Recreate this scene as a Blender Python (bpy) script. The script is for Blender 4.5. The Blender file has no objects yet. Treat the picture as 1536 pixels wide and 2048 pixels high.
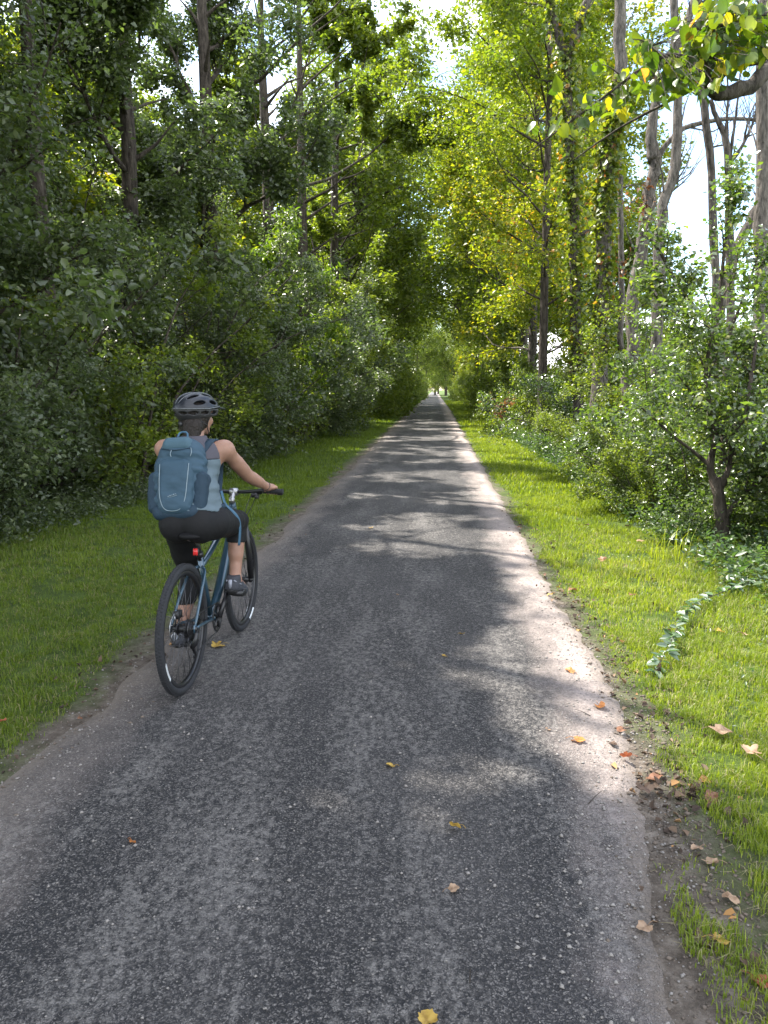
import bpy, math, random
import numpy as np
from mathutils import Vector, Matrix, Quaternion

SC = bpy.context.scene
COL = SC.collection
PI = math.pi

# ------------------------------------------------------------------ camera
FPX, PITCH, YAW, CAMH = 1540.0, math.radians(9.08), math.radians(3.74), 1.62
cd = bpy.data.cameras.new('camera')
cam = bpy.data.objects.new('camera', cd)
COL.objects.link(cam)
cd.sensor_fit = 'VERTICAL'
cd.sensor_height = 24.0
cd.lens = 24.0 * FPX / 2048.0
cd.clip_start = 0.05
cd.clip_end = 3000
cam.location = (0, 0, CAMH)
cam.rotation_euler = (PI / 2 - PITCH, 0, YAW)
SC.camera = cam
cF = np.array([-math.sin(YAW) * math.cos(PITCH), math.cos(YAW) * math.cos(PITCH), -math.sin(PITCH)])
cR = np.array([math.cos(YAW), math.sin(YAW), 0.0])
cU = np.cross(cR, cF)


def at(px, py, Y):
    """world point at distance Y up the path seen at a pixel of the 1536 x 2048 photo"""
    d = cF + cR * (px - 768) / FPX - cU * (py - 1024) / FPX
    return d * Y / d[1] + np.array([0, 0, CAMH])


def ground_at(px, py, z=0.0):
    d = cF + cR * (px - 768) / FPX - cU * (py - 1024) / FPX
    return d * (z - CAMH) / d[2] + np.array([0, 0, CAMH])


# ------------------------------------------------------------------ sun and sky
SUN_AZ, SUN_EL = -58.0, 55.0
az, el = math.radians(SUN_AZ), math.radians(SUN_EL)
SUN = np.array([math.sin(az) * math.cos(el), math.cos(az) * math.cos(el), math.sin(el)])
ld = bpy.data.lights.new('sun', 'SUN')
ld.energy = 5.0
ld.angle = math.radians(0.55)
ld.color = (1.0, 0.94, 0.84)
lo = bpy.data.objects.new('sun', ld)
COL.objects.link(lo)
lo.rotation_euler = Vector(SUN).to_track_quat('Z', 'Y').to_euler()

W = bpy.data.worlds.new('World')
SC.world = W
W.use_nodes = True
wn, wl = W.node_tree.nodes, W.node_tree.links
bg = wn['Background']
sky = wn.new('ShaderNodeTexSky')
sky.sky_type = 'NISHITA'
sky.sun_disc = False
sky.sun_elevation = el
sky.sun_rotation = az
sky.air_density = 1.0
sky.dust_density = 0.6
tc = wn.new('ShaderNodeTexCoord')
mp = wn.new('ShaderNodeMapping')
mp.inputs['Scale'].default_value = (1.0, 1.0, 2.2)
mp.inputs['Location'].default_value = (0.35, 0.1, 0.12)
nz = wn.new('ShaderNodeTexNoise')
nz.inputs['Scale'].default_value = 2.3
nz.inputs['Detail'].default_value = 7
nz.inputs['Roughness'].default_value = 0.55
cr = wn.new('ShaderNodeValToRGB')
cr.color_ramp.elements[0].position = 0.47
cr.color_ramp.elements[1].position = 0.61
mx = wn.new('ShaderNodeMixRGB')
mx.inputs['Color2'].default_value = (9.1, 9.1, 9.25, 1)
wl.new(tc.outputs['Generated'], mp.inputs['Vector'])
wl.new(mp.outputs['Vector'], nz.inputs['Vector'])
wl.new(nz.outputs['Fac'], cr.inputs['Fac'])
sxw = wn.new('ShaderNodeSeparateXYZ'); wl.new(tc.outputs['Generated'], sxw.inputs[0])
mrw = wn.new('ShaderNodeMapRange'); mrw.inputs['From Min'].default_value = -.12; mrw.inputs['From Max'].default_value = .16; mrw.inputs['To Min'].default_value = .42; wl.new(sxw.outputs['X'], mrw.inputs['Value'])
mlw = wn.new('ShaderNodeMath'); mlw.operation = 'MULTIPLY'; wl.new(cr.outputs['Color'], mlw.inputs[0]); wl.new(mrw.outputs[0], mlw.inputs[1])
# unseen overcast added behind the camera and overhead to neutralise the blue skylight
mrb = wn.new('ShaderNodeMapRange'); mrb.inputs['From Min'].default_value = .45; mrb.inputs['From Max'].default_value = -.25; mrb.inputs['To Max'].default_value = .5; wl.new(sxw.outputs['Y'], mrb.inputs['Value'])
mxb = wn.new('ShaderNodeMath'); mxb.operation = 'MAXIMUM'; wl.new(mlw.outputs[0], mxb.inputs[0]); wl.new(mrb.outputs[0], mxb.inputs[1])
wl.new(mxb.outputs[0], mx.inputs['Fac'])
wl.new(sky.outputs['Color'], mx.inputs['Color1'])
wl.new(mx.outputs['Color'], bg.inputs['Color'])
bg.inputs['Strength'].default_value = 0.15

SC.view_settings.view_transform = 'Standard'
SC.view_settings.look = 'None'
SC.view_settings.exposure = 1.9
SC.view_settings.gamma = 1.0
SC.render.engine = 'CYCLES'
cy = SC.cycles
cy.max_bounces = 7
cy.diffuse_bounces = 4
cy.glossy_bounces = 2
cy.transmission_bounces = 5
cy.transparent_max_bounces = 4
cy.caustics_reflective = False
cy.caustics_refractive = False


# ------------------------------------------------------------------ object helpers
def tag(o, label=None, cat=None, group=None, kind=None):
    if label: o['label'] = label
    if cat: o['category'] = cat
    if group: o['group'] = group
    if kind: o['kind'] = kind
    return o


def empty(name, loc=(0, 0, 0), rot=(0, 0, 0)):
    o = bpy.data.objects.new(name, None)
    COL.objects.link(o)
    o.location = loc
    o.rotation_euler = rot
    o.empty_display_size = 0.2
    return o


def copy_tree(o, parent=None):
    c = o.copy()
    COL.objects.link(c)
    if parent is not None: c.parent = parent
    for ch in list(o.children): copy_tree(ch, c)
    return c


def make_mesh(name, V, faces, smooth=False, attrs=None):
    """faces: list of int arrays (n,k)"""
    me = bpy.data.meshes.new(name)
    V = np.asarray(V, np.float32)
    faces = [np.asarray(f, np.int32) for f in faces if len(f)]
    me.vertices.add(len(V))
    me.vertices.foreach_set('co', V.ravel())
    lv = np.concatenate([f.ravel() for f in faces])
    tot = np.concatenate([np.full(len(f), f.shape[1], np.int32) for f in faces])
    st = np.concatenate([[0], np.cumsum(tot)[:-1]]).astype(np.int32)
    me.loops.add(len(lv))
    me.loops.foreach_set('vertex_index', lv)
    me.polygons.add(len(tot))
    me.polygons.foreach_set('loop_start', st)
    me.polygons.foreach_set('loop_total', tot)
    if smooth: me.polygons.foreach_set('use_smooth', np.ones(len(tot), bool))
    for k, a in (attrs or {}).items():
        at_ = me.attributes.new(k, 'FLOAT', 'POINT')
        at_.data.foreach_set('value', np.asarray(a, np.float32))
    me.update(calc_edges=True)
    return me


def link(name, me, mat, parent=None, loc=None):
    o = bpy.data.objects.new(name, me)
    COL.objects.link(o)
    if mat is not None and not me.materials: me.materials.append(mat)
    if parent is not None: o.parent = parent
    if loc is not None: o.location = loc
    return o


class Geo:
    """collects shapes, builds them as one mesh"""
    def __init__(s): s.V = []; s.F = {}; s.n = 0

    def add(s, V, faces):
        V = np.asarray(V, float).reshape(-1, 3)
        for f in faces:
            f = np.asarray(f, int)
            if len(f): s.F.setdefault(f.shape[1], []).append(f + s.n)
        s.V.append(V); s.n += len(V)
        return s

    def tube(s, pts, rad, sides=8, cap=True):
        P = np.asarray(pts, float); n = len(P)
        r = np.broadcast_to(np.asarray(rad, float), (n,))
        T = np.gradient(P, axis=0)
        T /= np.linalg.norm(T, axis=1)[:, None] + 1e-12
        ref = np.array([0, 0, 1.0]) if abs(T[:, 2]).mean() < .8 else np.array([1.0, 0, 0])
        A = np.cross(T, ref); A /= np.linalg.norm(A, axis=1)[:, None] + 1e-9
        B = np.cross(T, A)
        a = np.linspace(0, 2 * PI, sides, endpoint=False)
        V = P[:, None, :] + r[:, None, None] * (A[:, None, :] * np.cos(a)[None, :, None] + B[:, None, :] * np.sin(a)[None, :, None])
        i = np.arange(n - 1)[:, None] * sides; j = np.arange(sides)[None, :]; k = (j + 1) % sides
        q = np.stack([i + j, i + k, i + sides + k, i + sides + j], -1).reshape(-1, 4)
        V = V.reshape(-1, 3)
        fs = [q]
        if cap:
            V = np.vstack([V, P[0], P[-1]]); b = n * sides
            jj = np.arange(sides); kk = (jj + 1) % sides
            fs.append(np.vstack([np.stack([kk, jj, np.full(sides, b)], -1), np.stack([jj + (n - 1) * sides, kk + (n - 1) * sides, np.full(sides, b + 1)], -1)]))
        return s.add(V, fs)

    def box(s, c, size, R=None, taper=1.0):
        x, y, z = np.array(size) / 2.0
        V = np.array([[-x, -y, -z], [x, -y, -z], [x, y, -z], [-x, y, -z], [-x * taper, -y * taper, z], [x * taper, -y * taper, z], [x * taper, y * taper, z], [-x * taper, y * taper, z]])
        if R is not None: V = V @ np.array(R).T
        return s.add(V + np.array(c), [np.array([[0, 3, 2, 1], [4, 5, 6, 7], [0, 1, 5, 4], [1, 2, 6, 5], [2, 3, 7, 6], [3, 0, 4, 7]])])

    def ring(s, c, R, prof, axis=0, n=64, a0=0, a1=2 * PI):
        """sweep a closed profile (radial offset, axial offset) round the x axis through c; circle in the y-z plane"""
        prof = np.asarray(prof, float); m = len(prof)
        full = abs(a1 - a0 - 2 * PI) < 1e-6
        a = np.linspace(a0, a1, n, endpoint=not full)
        rr = R + prof[:, 0]
        V = np.stack([np.broadcast_to(prof[None, :, 1], (n, m)), np.cos(a)[:, None] * rr[None], np.sin(a)[:, None] * rr[None]], -1) + np.asarray(c)
        i = np.arange(n if full else n - 1); i2 = (i + 1) % n
        j = np.arange(m); k = (j + 1) % m
        q = np.stack([i[:, None] * m + j, i[:, None] * m + k, i2[:, None] * m + k, i2[:, None] * m + j], -1).reshape(-1, 4)
        return s.add(V.reshape(-1, 3), [q])

    def disc(s, c, r, th, n=24, axis='x'):
        d = {'x': (1, 0, 0), 'y': (0, 1, 0), 'z': (0, 0, 1)}[axis] if isinstance(axis, str) else axis
        d = np.array(d, float)
        return s.tube([np.array(c) - d * th / 2, np.array(c) + d * th / 2], [r, r], n)

    def mesh(s, name, smooth=False):
        return make_mesh(name, np.vstack(s.V), [np.vstack(v) for v in s.F.values()], smooth)

    def build(s, name, mat, parent=None, smooth=False, loc=None):
        return link(name, s.mesh(name, smooth), mat, parent, loc)


def bez(pts, n=12):
    """smooth curve through points (Catmull-Rom)"""
    P = np.asarray(pts, float)
    if len(P) < 3: return np.linspace(P[0], P[-1], n)
    Q = np.vstack([2 * P[0] - P[1], P, 2 * P[-1] - P[-2]])
    out = []
    u = np.linspace(0, len(P) - 1, n)
    for t in u:
        i = min(int(t), len(P) - 2); f = t - i
        a, b, c, d = Q[i:i + 4]
        out.append(.5 * (2 * b + (c - a) * f + (2 * a - 5 * b + 4 * c - d) * f * f + (3 * b - a - 3 * c + d) * f ** 3))
    return np.array(out)


def _hash(ix, iy, iz, seed):
    h = (ix.astype(np.int64) * 374761393 + iy.astype(np.int64) * 668265263 + iz.astype(np.int64) * 2147483647 + seed * 974711) & 0xffffffff
    h = ((h ^ (h >> 13)) * 1274126177) & 0xffffffff
    h = ((h ^ (h >> 16)) * 2246822519) & 0xffffffff
    return ((h ^ (h >> 15)) & 0xffffff) / float(0xffffff)


def vnoise(x, y, z=0.0, seed=0):
    x, y, z = np.broadcast_arrays(np.asarray(x, float), y, z)
    i, j, k = np.floor(x).astype(int), np.floor(y).astype(int), np.floor(z).astype(int)
    fx, fy, fz = x - i, y - j, z - k
    fx, fy, fz = [t * t * (3 - 2 * t) for t in (fx, fy, fz)]
    r = 0
    for a in (0, 1):
        for b in (0, 1):
            for c in (0, 1):
                r = r + _hash(i + a, j + b, k + c, seed) * (fx if a else 1 - fx) * (fy if b else 1 - fy) * (fz if c else 1 - fz)
    return r


def fbm(x, y, z=0.0, seed=0, o=3):
    r = 0; a = .5; t = 0
    for q in range(o):
        r = r + a * vnoise(np.asarray(x) * 2 ** q, np.asarray(y) * 2 ** q, np.asarray(z) * 2 ** q, seed + q * 7); t += a; a *= .5
    return r / t


def sstep(a, b, x):
    t = np.clip((np.asarray(x, float) - a) / (b - a), 0, 1)
    return t * t * (3 - 2 * t)


# ------------------------------------------------------------------ material helpers
def new_mat(name):
    m = bpy.data.materials.new(name); m.use_nodes = True
    return m, m.node_tree.nodes, m.node_tree.links, m.node_tree.nodes['Principled BSDF']


def simple(name, col, rough=.5, metal=0.0, spec=.5, noise=0.0, nscale=30, bump=0.0, bscale=200, coat=0.0):
    m, n, l, b = new_mat(name)
    b.inputs['Base Color'].default_value = (*col, 1)
    b.inputs['Roughness'].default_value = rough
    b.inputs['Metallic'].default_value = metal
    b.inputs['Specular IOR Level'].default_value = spec
    if coat: b.inputs['Coat Weight'].default_value = coat; b.inputs['Coat Roughness'].default_value = .08
    tc = n.new('ShaderNodeTexCoord')
    if noise:
        t = n.new('ShaderNodeTexNoise'); t.inputs['Scale'].default_value = nscale; t.inputs['Detail'].default_value = 5
        l.new(tc.outputs['Object'], t.inputs['Vector'])
        r = n.new('ShaderNodeMixRGB'); r.inputs['Color1'].default_value = (*[c * (1 - noise) for c in col], 1)
        r.inputs['Color2'].default_value = (*[min(1, c * (1 + noise)) for c in col], 1)
        l.new(t.outputs['Fac'], r.inputs['Fac']); l.new(r.outputs['Color'], b.inputs['Base Color'])
    if bump:
        t = n.new('ShaderNodeTexNoise'); t.inputs['Scale'].default_value = bscale; t.inputs['Detail'].default_value = 3
        l.new(tc.outputs['Object'], t.inputs['Vector'])
        u = n.new('ShaderNodeBump'); u.inputs['Strength'].default_value = bump; u.inputs['Distance'].default_value = .01
        l.new(t.outputs['Fac'], u.inputs['Height']); l.new(u.outputs['Normal'], b.inputs['Normal'])
    return m


def leaf_mat(name, cols, trans, tw=.45, rough=.42, spec=.5):
    """cols: ramp over the per-leaf value; trans: colour of light passing through the leaf"""
    m, n, l, b = new_mat(name)
    a = n.new('ShaderNodeAttribute'); a.attribute_name = 'hue'
    r = n.new('ShaderNodeValToRGB')
    e = r.color_ramp.elements
    while len(e) < len(cols): e.new(.5)
    for i, (p, c) in enumerate(cols):
        e[i].position = p; e[i].color = (*c, 1)
    l.new(a.outputs['Fac'], r.inputs['Fac'])
    l.new(r.outputs['Color'], b.inputs['Base Color'])
    b.inputs['Roughness'].default_value = rough
    b.inputs['Specular IOR Level'].default_value = spec
    t = n.new('ShaderNodeBsdfTranslucent')
    mm = n.new('ShaderNodeMixRGB'); mm.blend_type = 'MULTIPLY'; mm.inputs['Fac'].default_value = 1
    mm.inputs['Color2'].default_value = (*trans, 1)
    l.new(r.outputs['Color'], mm.inputs['Color1'])
    l.new(mm.outputs['Color'], t.inputs['Color'])
    mx = n.new('ShaderNodeMixShader'); mx.inputs['Fac'].default_value = tw
    l.new(b.outputs[0], mx.inputs[1]); l.new(t.outputs[0], mx.inputs[2])
    l.new(mx.outputs[0], n['Material Output'].inputs['Surface'])
    return m


def bark_mat(name, c1, c2, sc=9):
    m, n, l, b = new_mat(name)
    tc = n.new('ShaderNodeTexCoord'); mp = n.new('ShaderNodeMapping'); mp.inputs['Scale'].default_value = (1, 1, .26)
    t = n.new('ShaderNodeTexNoise'); t.inputs['Scale'].default_value = sc; t.inputs['Detail'].default_value = 8; t.inputs['Roughness'].default_value = .65
    l.new(tc.outputs['Object'], mp.inputs['Vector']); l.new(mp.outputs['Vector'], t.inputs['Vector'])
    r = n.new('ShaderNodeValToRGB'); r.color_ramp.elements[0].position = .35; r.color_ramp.elements[1].position = .68
    r.color_ramp.elements[0].color = (*c1, 1); r.color_ramp.elements[1].color = (*c2, 1)
    l.new(t.outputs['Fac'], r.inputs['Fac']); l.new(r.outputs['Color'], b.inputs['Base Color'])
    b.inputs['Roughness'].default_value = .9; b.inputs['Specular IOR Level'].default_value = .2
    u = n.new('ShaderNodeBump'); u.inputs['Strength'].default_value = 1.0; u.inputs['Distance'].default_value = .07
    l.new(t.outputs['Fac'], u.inputs['Height']); l.new(u.outputs['Normal'], b.inputs['Normal'])
    return m


def rad(a, b, n=16): return np.linspace(a, b, n)


def unit(v): return v / (np.linalg.norm(v, axis=-1, keepdims=True) + 1e-9)
# ------------------------------------------------------------------ ground, path
def edge_r(y): return 1.0 + .02 * np.sin(y * .9) + .16 * (fbm(y * .6, 3.3, seed=5) - .5) + .05 * (vnoise(y * 3.1, .5, seed=9) - .5) + .05 * (vnoise(y * 9, .5, seed=10) - .5) + .03 * (vnoise(y * 23, .5, seed=11) - .5) - .30 * sstep(4.2, 1.4, y) + .004 * y * (y < 60) + .24 * (y >= 60)
def edge_l(y): return -1.80 + .2 * (fbm(y * .7, 8.3, seed=15) - .5) + .14 * (vnoise(y * 2.7, 1.5, seed=19) - .5)


def gz(x, y):
    """height of the ground"""
    x = np.asarray(x, float); y = np.asarray(y, float)
    z = -.012 - .02 * sstep(0, .5, np.abs(x + .4) - 1.3)
    z = z - .42 * sstep(2.7, 5.2, x) - .25 * sstep(-5.5, -9, x)
    z = z + .05 * (fbm(x * .8, y * .8, seed=31) - .5) * sstep(1.6, 2.6, np.abs(x + .4))
    z = z + (.03 * (fbm(x * 4, y * 4, seed=33) - .5) + .022 * (fbm(x * 13, y * 13, seed=34) - .5)) * sstep(1.35, 1.6, np.abs(x + .4))
    z = z + .5 * (fbm(x * .12, y * .12, seed=35) - .5) * sstep(7, 16, np.abs(x))
    return z


def axis(a, b, fine, fa, fb, grow=1.16):
    v = list(np.arange(fa, fb, fine)); s = fine; x = v[-1]
    while x < b: s *= grow; x += s; v.append(x)
    s = fine; x = v[0]; u = []
    while x > a: s *= grow; x -= s; u.append(x)
    return np.array(u[::-1] + v)


xs = axis(-700, 700, .035, -2.6, 2.6, 1.1); ys = axis(-60, 1200, .04, 1.3, 6.0, 1.03)
X, Y = np.meshgrid(xs, ys)
Z = gz(X, Y)
nx, ny = len(xs), len(ys)
ii = np.arange(ny - 1)[:, None] * nx + np.arange(nx - 1)[None]
Q = np.stack([ii, ii + 1, ii + nx + 1, ii + nx], -1).reshape(-1, 4)


def mat_soil():
    m, n, l, b = new_mat('soil')
    tc = n.new('ShaderNodeTexCoord')
    def noise(s, d=6, r=.6):
        t = n.new('ShaderNodeTexNoise'); t.inputs['Scale'].default_value = s; t.inputs['Detail'].default_value = d; t.inputs['Roughness'].default_value = r
        l.new(tc.outputs['Object'], t.inputs['Vector']); return t.outputs['Fac']
    def ramp(f, *st):
        r = n.new('ShaderNodeValToRGB'); e = r.color_ramp.elements
        while len(e) < len(st): e.new(.5)
        for i, (p, c) in enumerate(st): e[i].position = p; e[i].color = (*c, 1)
        l.new(f, r.inputs['Fac']); return r.outputs['Color']
    dirt = ramp(noise(14, 9, .7), (.3, (.05, .040, .032)), (.52, (.13, .108, .088)), (.75, (.27, .235, .20)))
    green = ramp(noise(5, 9, .7), (.3, (.032, .05, .012)), (.55, (.065, .10, .02)), (.75, (.11, .13, .035)))
    sx = n.new('ShaderNodeSeparateXYZ'); l.new(tc.outputs['Object'], sx.inputs[0])
    # grass and moss tint away from the path, bare earth beside it
    ad = n.new('ShaderNodeMath'); ad.operation = 'ADD'; ad.inputs[1].default_value = .42; l.new(sx.outputs['X'], ad.inputs[0])
    ab = n.new('ShaderNodeMath'); ab.operation = 'ABSOLUTE'; l.new(ad.outputs[0], ab.inputs[0])
    nn = n.new('ShaderNodeMath'); nn.operation = 'MULTIPLY_ADD'; nn.inputs[1].default_value = .8; l.new(noise(2.2, 5), nn.inputs[0]); l.new(ab.outputs[0], nn.inputs[2])
    fr = ramp(nn.outputs[0], (0, (0, 0, 0)), (1, (1, 1, 1)))
    mr = n.new('ShaderNodeMapRange'); mr.inputs['From Min'].default_value = 1.72; mr.inputs['From Max'].default_value = 2.05; l.new(nn.outputs[0], mr.inputs['Value'])
    mxx = n.new('ShaderNodeMixRGB'); l.new(mr.outputs[0], mxx.inputs['Fac']); l.new(dirt, mxx.inputs['Color1']); l.new(green, mxx.inputs['Color2'])
    # far meadow beyond the trees
    meadow = ramp(noise(.8, 6), (.3, (.09, .13, .03)), (.7, (.17, .21, .05)))
    a2 = n.new('ShaderNodeMapRange'); a2.inputs['From Min'].default_value = 8; a2.inputs['From Max'].default_value = 13; l.new(ab.outputs[0], a2.inputs['Value'])
    m2 = n.new('ShaderNodeMixRGB'); l.new(a2.outputs[0], m2.inputs['Fac']); l.new(mxx.outputs['Color'], m2.inputs['Color1']); l.new(meadow, m2.inputs['Color2'])
    l.new(m2.outputs['Color'], b.inputs['Base Color'])
    b.inputs['Roughness'].default_value = .95; b.inputs['Specular IOR Level'].default_value = .15
    u = n.new('ShaderNodeBump'); u.inputs['Strength'].default_value = .8; u.inputs['Distance'].default_value = .06
    l.new(noise(45, 6, .7), u.inputs['Height']); l.new(u.outputs['Normal'], b.inputs['Normal'])
    return m


M = {}
M['soil'] = mat_soil()
g = link('ground', make_mesh('ground', np.stack([X, Y, Z], -1).reshape(-1, 3), [Q], True), M['soil'])
tag(g, kind='structure')


def mat_path():
    m, n, l, b = new_mat('worn_asphalt')
    tc = n.new('ShaderNodeTexCoord')
    def mth(op, a, c=None, d=None):
        t = n.new('ShaderNodeMath'); t.operation = op
        for i, v in enumerate((a, c, d)):
            if v is None: continue
            if isinstance(v, (int, float)): t.inputs[i].default_value = v
            else: l.new(v, t.inputs[i])
        return t.outputs[0]
    def noise(s, d=6, r=.6, sc=(1, 1, 1)):
        mp = n.new('ShaderNodeMapping'); mp.inputs['Scale'].default_value = sc; l.new(tc.outputs['Object'], mp.inputs['Vector'])
        t = n.new('ShaderNodeTexNoise'); t.inputs['Scale'].default_value = s; t.inputs['Detail'].default_value = d; t.inputs['Roughness'].default_value = r
        l.new(mp.outputs['Vector'], t.inputs['Vector']); return t.outputs['Fac']
    def maprange(v, a, c, x=0, y=1):
        t = n.new('ShaderNodeMapRange'); t.inputs['From Min'].default_value = a; t.inputs['From Max'].default_value = c
        t.inputs['To Min'].default_value = x; t.inputs['To Max'].default_value = y; l.new(v, t.inputs['Value']); return t.outputs[0]
    def mix(f, a, c):
        t = n.new('ShaderNodeMixRGB')
        if isinstance(f, float): t.inputs['Fac'].default_value = f
        else: l.new(f, t.inputs['Fac'])
        for i, v in ((1, a), (2, c)):
            if isinstance(v, tuple): t.inputs[i].default_value = (*v, 1)
            else: l.new(v, t.inputs[i])
        return t.outputs['Color']
    # chippings
    v = n.new('ShaderNodeTexVoronoi'); v.inputs['Scale'].default_value = 125; v.inputs['Randomness'].default_value = 1
    wn_ = n.new('ShaderNodeTexNoise'); wn_.inputs['Scale'].default_value = 70; wn_.inputs['Detail'].default_value = 2; l.new(tc.outputs['Object'], wn_.inputs['Vector'])
    wm = n.new('ShaderNodeMixRGB'); wm.blend_type = 'LINEAR_LIGHT'; wm.inputs['Fac'].default_value = .012; l.new(tc.outputs['Object'], wm.inputs['Color1']); l.new(wn_.outputs['Color'], wm.inputs['Color2'])
    l.new(wm.outputs['Color'], v.inputs['Vector'])
    sv = n.new('ShaderNodeSeparateColor'); l.new(v.outputs['Color'], sv.inputs['Color'])
    chip = n.new('ShaderNodeValToRGB'); e = chip.color_ramp.elements
    while len(e) < 5: e.new(.5)
    for i, (p, c) in enumerate(((0, (.021, .019, .018)), (.4, (.062, .057, .055)), (.75, (.130, .120, .114)), (.93, (.165, .153, .143)), (1, (.20, .186, .172)))):
        e[i].position = p; e[i].color = (*c, 1)
    l.new(sv.outputs[0], chip.inputs['Fac'])
    gap = maprange(v.outputs['Distance'], .30, .62)
    base = mix(gap, chip.outputs['Color'], (.010, .010, .012))
    # pale worn blotches, running along the path
    sx = n.new('ShaderNodeSeparateXYZ'); l.new(tc.outputs['Object'], sx.inputs[0])
    pat = noise(34, 6, .66, (1, .7, 1)); big = noise(2.6, 4, .55, (1.3, .28, 1)); mid = noise(1.0, 3, .5, (1, .6, 1))
    wob = noise(.9, 3, .5, (1, .35, 1))
    xw = mth('ADD', sx.outputs['X'], mth('MULTIPLY', mth('SUBTRACT', wob, .5), .5))
    def band(c, w):
        return maprange(mth('ABSOLUTE', mth('SUBTRACT', xw, c)), 0, w, 1, 0)
    tracks = mth('MAXIMUM', mth('MAXIMUM', band(-.95, .42), band(-.15, .30)), mth('MULTIPLY', band(.62, .34), .8))
    s1 = mth('ADD', mth('MULTIPLY', pat, .70), mth('MULTIPLY', big, .50))
    s1 = mth('ADD', s1, mth('MULTIPLY', tracks, .035))
    blot = maprange(s1, .60, .72)
    col = mix(mth('MULTIPLY', blot, mth('MULTIPLY', maprange(noise(75, 4, .7),   .36, .56), .62)), base, mix(noise(90, 3), (.14, .131, .124), (.28, .262, .243)))
    # fine dust
    col = mix(mth('MULTIPLY', maprange(mid, .45, .75), .22), col, (.15, .14, .135))
    # sand and earth drifting in from both edges
    cx = mth('ABSOLUTE', mth('ADD', sx.outputs['X'], .42))
    en = mth('ADD', cx, mth('MULTIPLY', mth('SUBTRACT', noise(3.2, 6, .6, (1, .5, 1)), .5), .75))
    sand = maprange(en, .92, 1.34)
    sp = maprange(noise(70, 4, .7), .35, .62)
    sandc = mix(noise(22, 6, .7), (.22, .18, .16), (.42, .355, .325))
    leftness = maprange(sx.outputs['X'], -1.7, -.9, 1, 0)
    sandc = mix(leftness, sandc, mix(noise(30, 6, .7), (.085, .07, .06), (.19, .16, .135)))
    sm = mth('MULTIPLY', sand, mth('ADD', mth('MULTIPLY', sp, .5), .45))
    col = mix(sm, col, sandc)
    ea = n.new('ShaderNodeAttribute'); ea.attribute_name = 'edge'
    ef = maprange(mth('ADD', ea.outputs['Fac'], mth('MULTIPLY', mth('SUBTRACT', noise(24, 6, .7), .5), .22)), .02, .15, 1, 0)
    col = mix(ef, col, mix(noise(40, 8, .7), (.055, .045, .037), (.20, .165, .135)))
    l.new(col, b.inputs['Base Color'])
    b.inputs['Roughness'].default_value = .78
    b.inputs['Specular IOR Level'].default_value = .35
    hgt = mth('ADD', mth('MULTIPLY', mth('SUBTRACT', .6, v.outputs['Distance']), mth('SUBTRACT', 1.0, mth('MULTIPLY', sand, .6))), mth('MULTIPLY', noise(60, 5, .7), .9))
    u = n.new('ShaderNodeBump'); u.inputs['Strength'].default_value = 1.0; u.inputs['Distance'].default_value = .010
    l.new(hgt, u.inputs['Height']); l.new(u.outputs['Normal'], b.inputs['Normal'])
    return m


M['path'] = mat_path()
py_ = np.concatenate([np.arange(-4, 12, .05), np.arange(12, 60, .3), np.arange(60, 420, 4)])
el_, er_ = edge_l(py_) , edge_r(py_)
tt = np.concatenate([[0, .012, .03, .055, .09], np.linspace(.14, .86, 13), [.91, .945, .97, .988, 1]])
nc = len(tt)
PX = el_[:, None] * (1 - tt) + er_[:, None] * tt
PY = np.broadcast_to(py_[:, None], PX.shape)
edge = np.minimum(tt, 1 - tt) * (er_ - el_)[:, None]
PZ = .006 - .03 * (1 - sstep(0, .10, edge)) + .004 * (fbm(PX * 2, PY * 2, seed=41) - .5)
ii = np.arange(len(py_) - 1)[:, None] * nc + np.arange(nc - 1)[None]
Q = np.stack([ii, ii + 1, ii + nc + 1, ii + nc], -1).reshape(-1, 4)
p = link('path', make_mesh('path', np.stack([PX, PY, PZ], -1).reshape(-1, 3), [Q], True, {'edge': edge.ravel()}), M['path'])
tag(p, kind='structure')
# ------------------------------------------------------------------ canopy leaves carved away along sun rays to place the sun patches
PATCHES = [(.72, 4.75, .50, 1.0), (.74, 3.5, .36, .6), (.28, 7.6, .95, .5), (.75, 6.3, .42, .7), (-.45, 8.9, .8, .28), (.1, 9.8, .7, .3), (.6, 11.3, .6, .5), (-.8, 11.6, .6, .3),
           (.12, 2.9, .34, .22), (-.15, 2.95, .16, .12), (.55, 3.9, .2, .14), (.6, 14.5, .5, .5), (-.9, 14.2, .6, .4), (-.2, 17.5, 1.2, .5), (.4, 21, .8, .6), (-1.1, 22, .7, .6), (0, 26, 1.4, .6), (-.6, 31, 1.2, .8), (.3, 36, 1.3, .7)]


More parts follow.
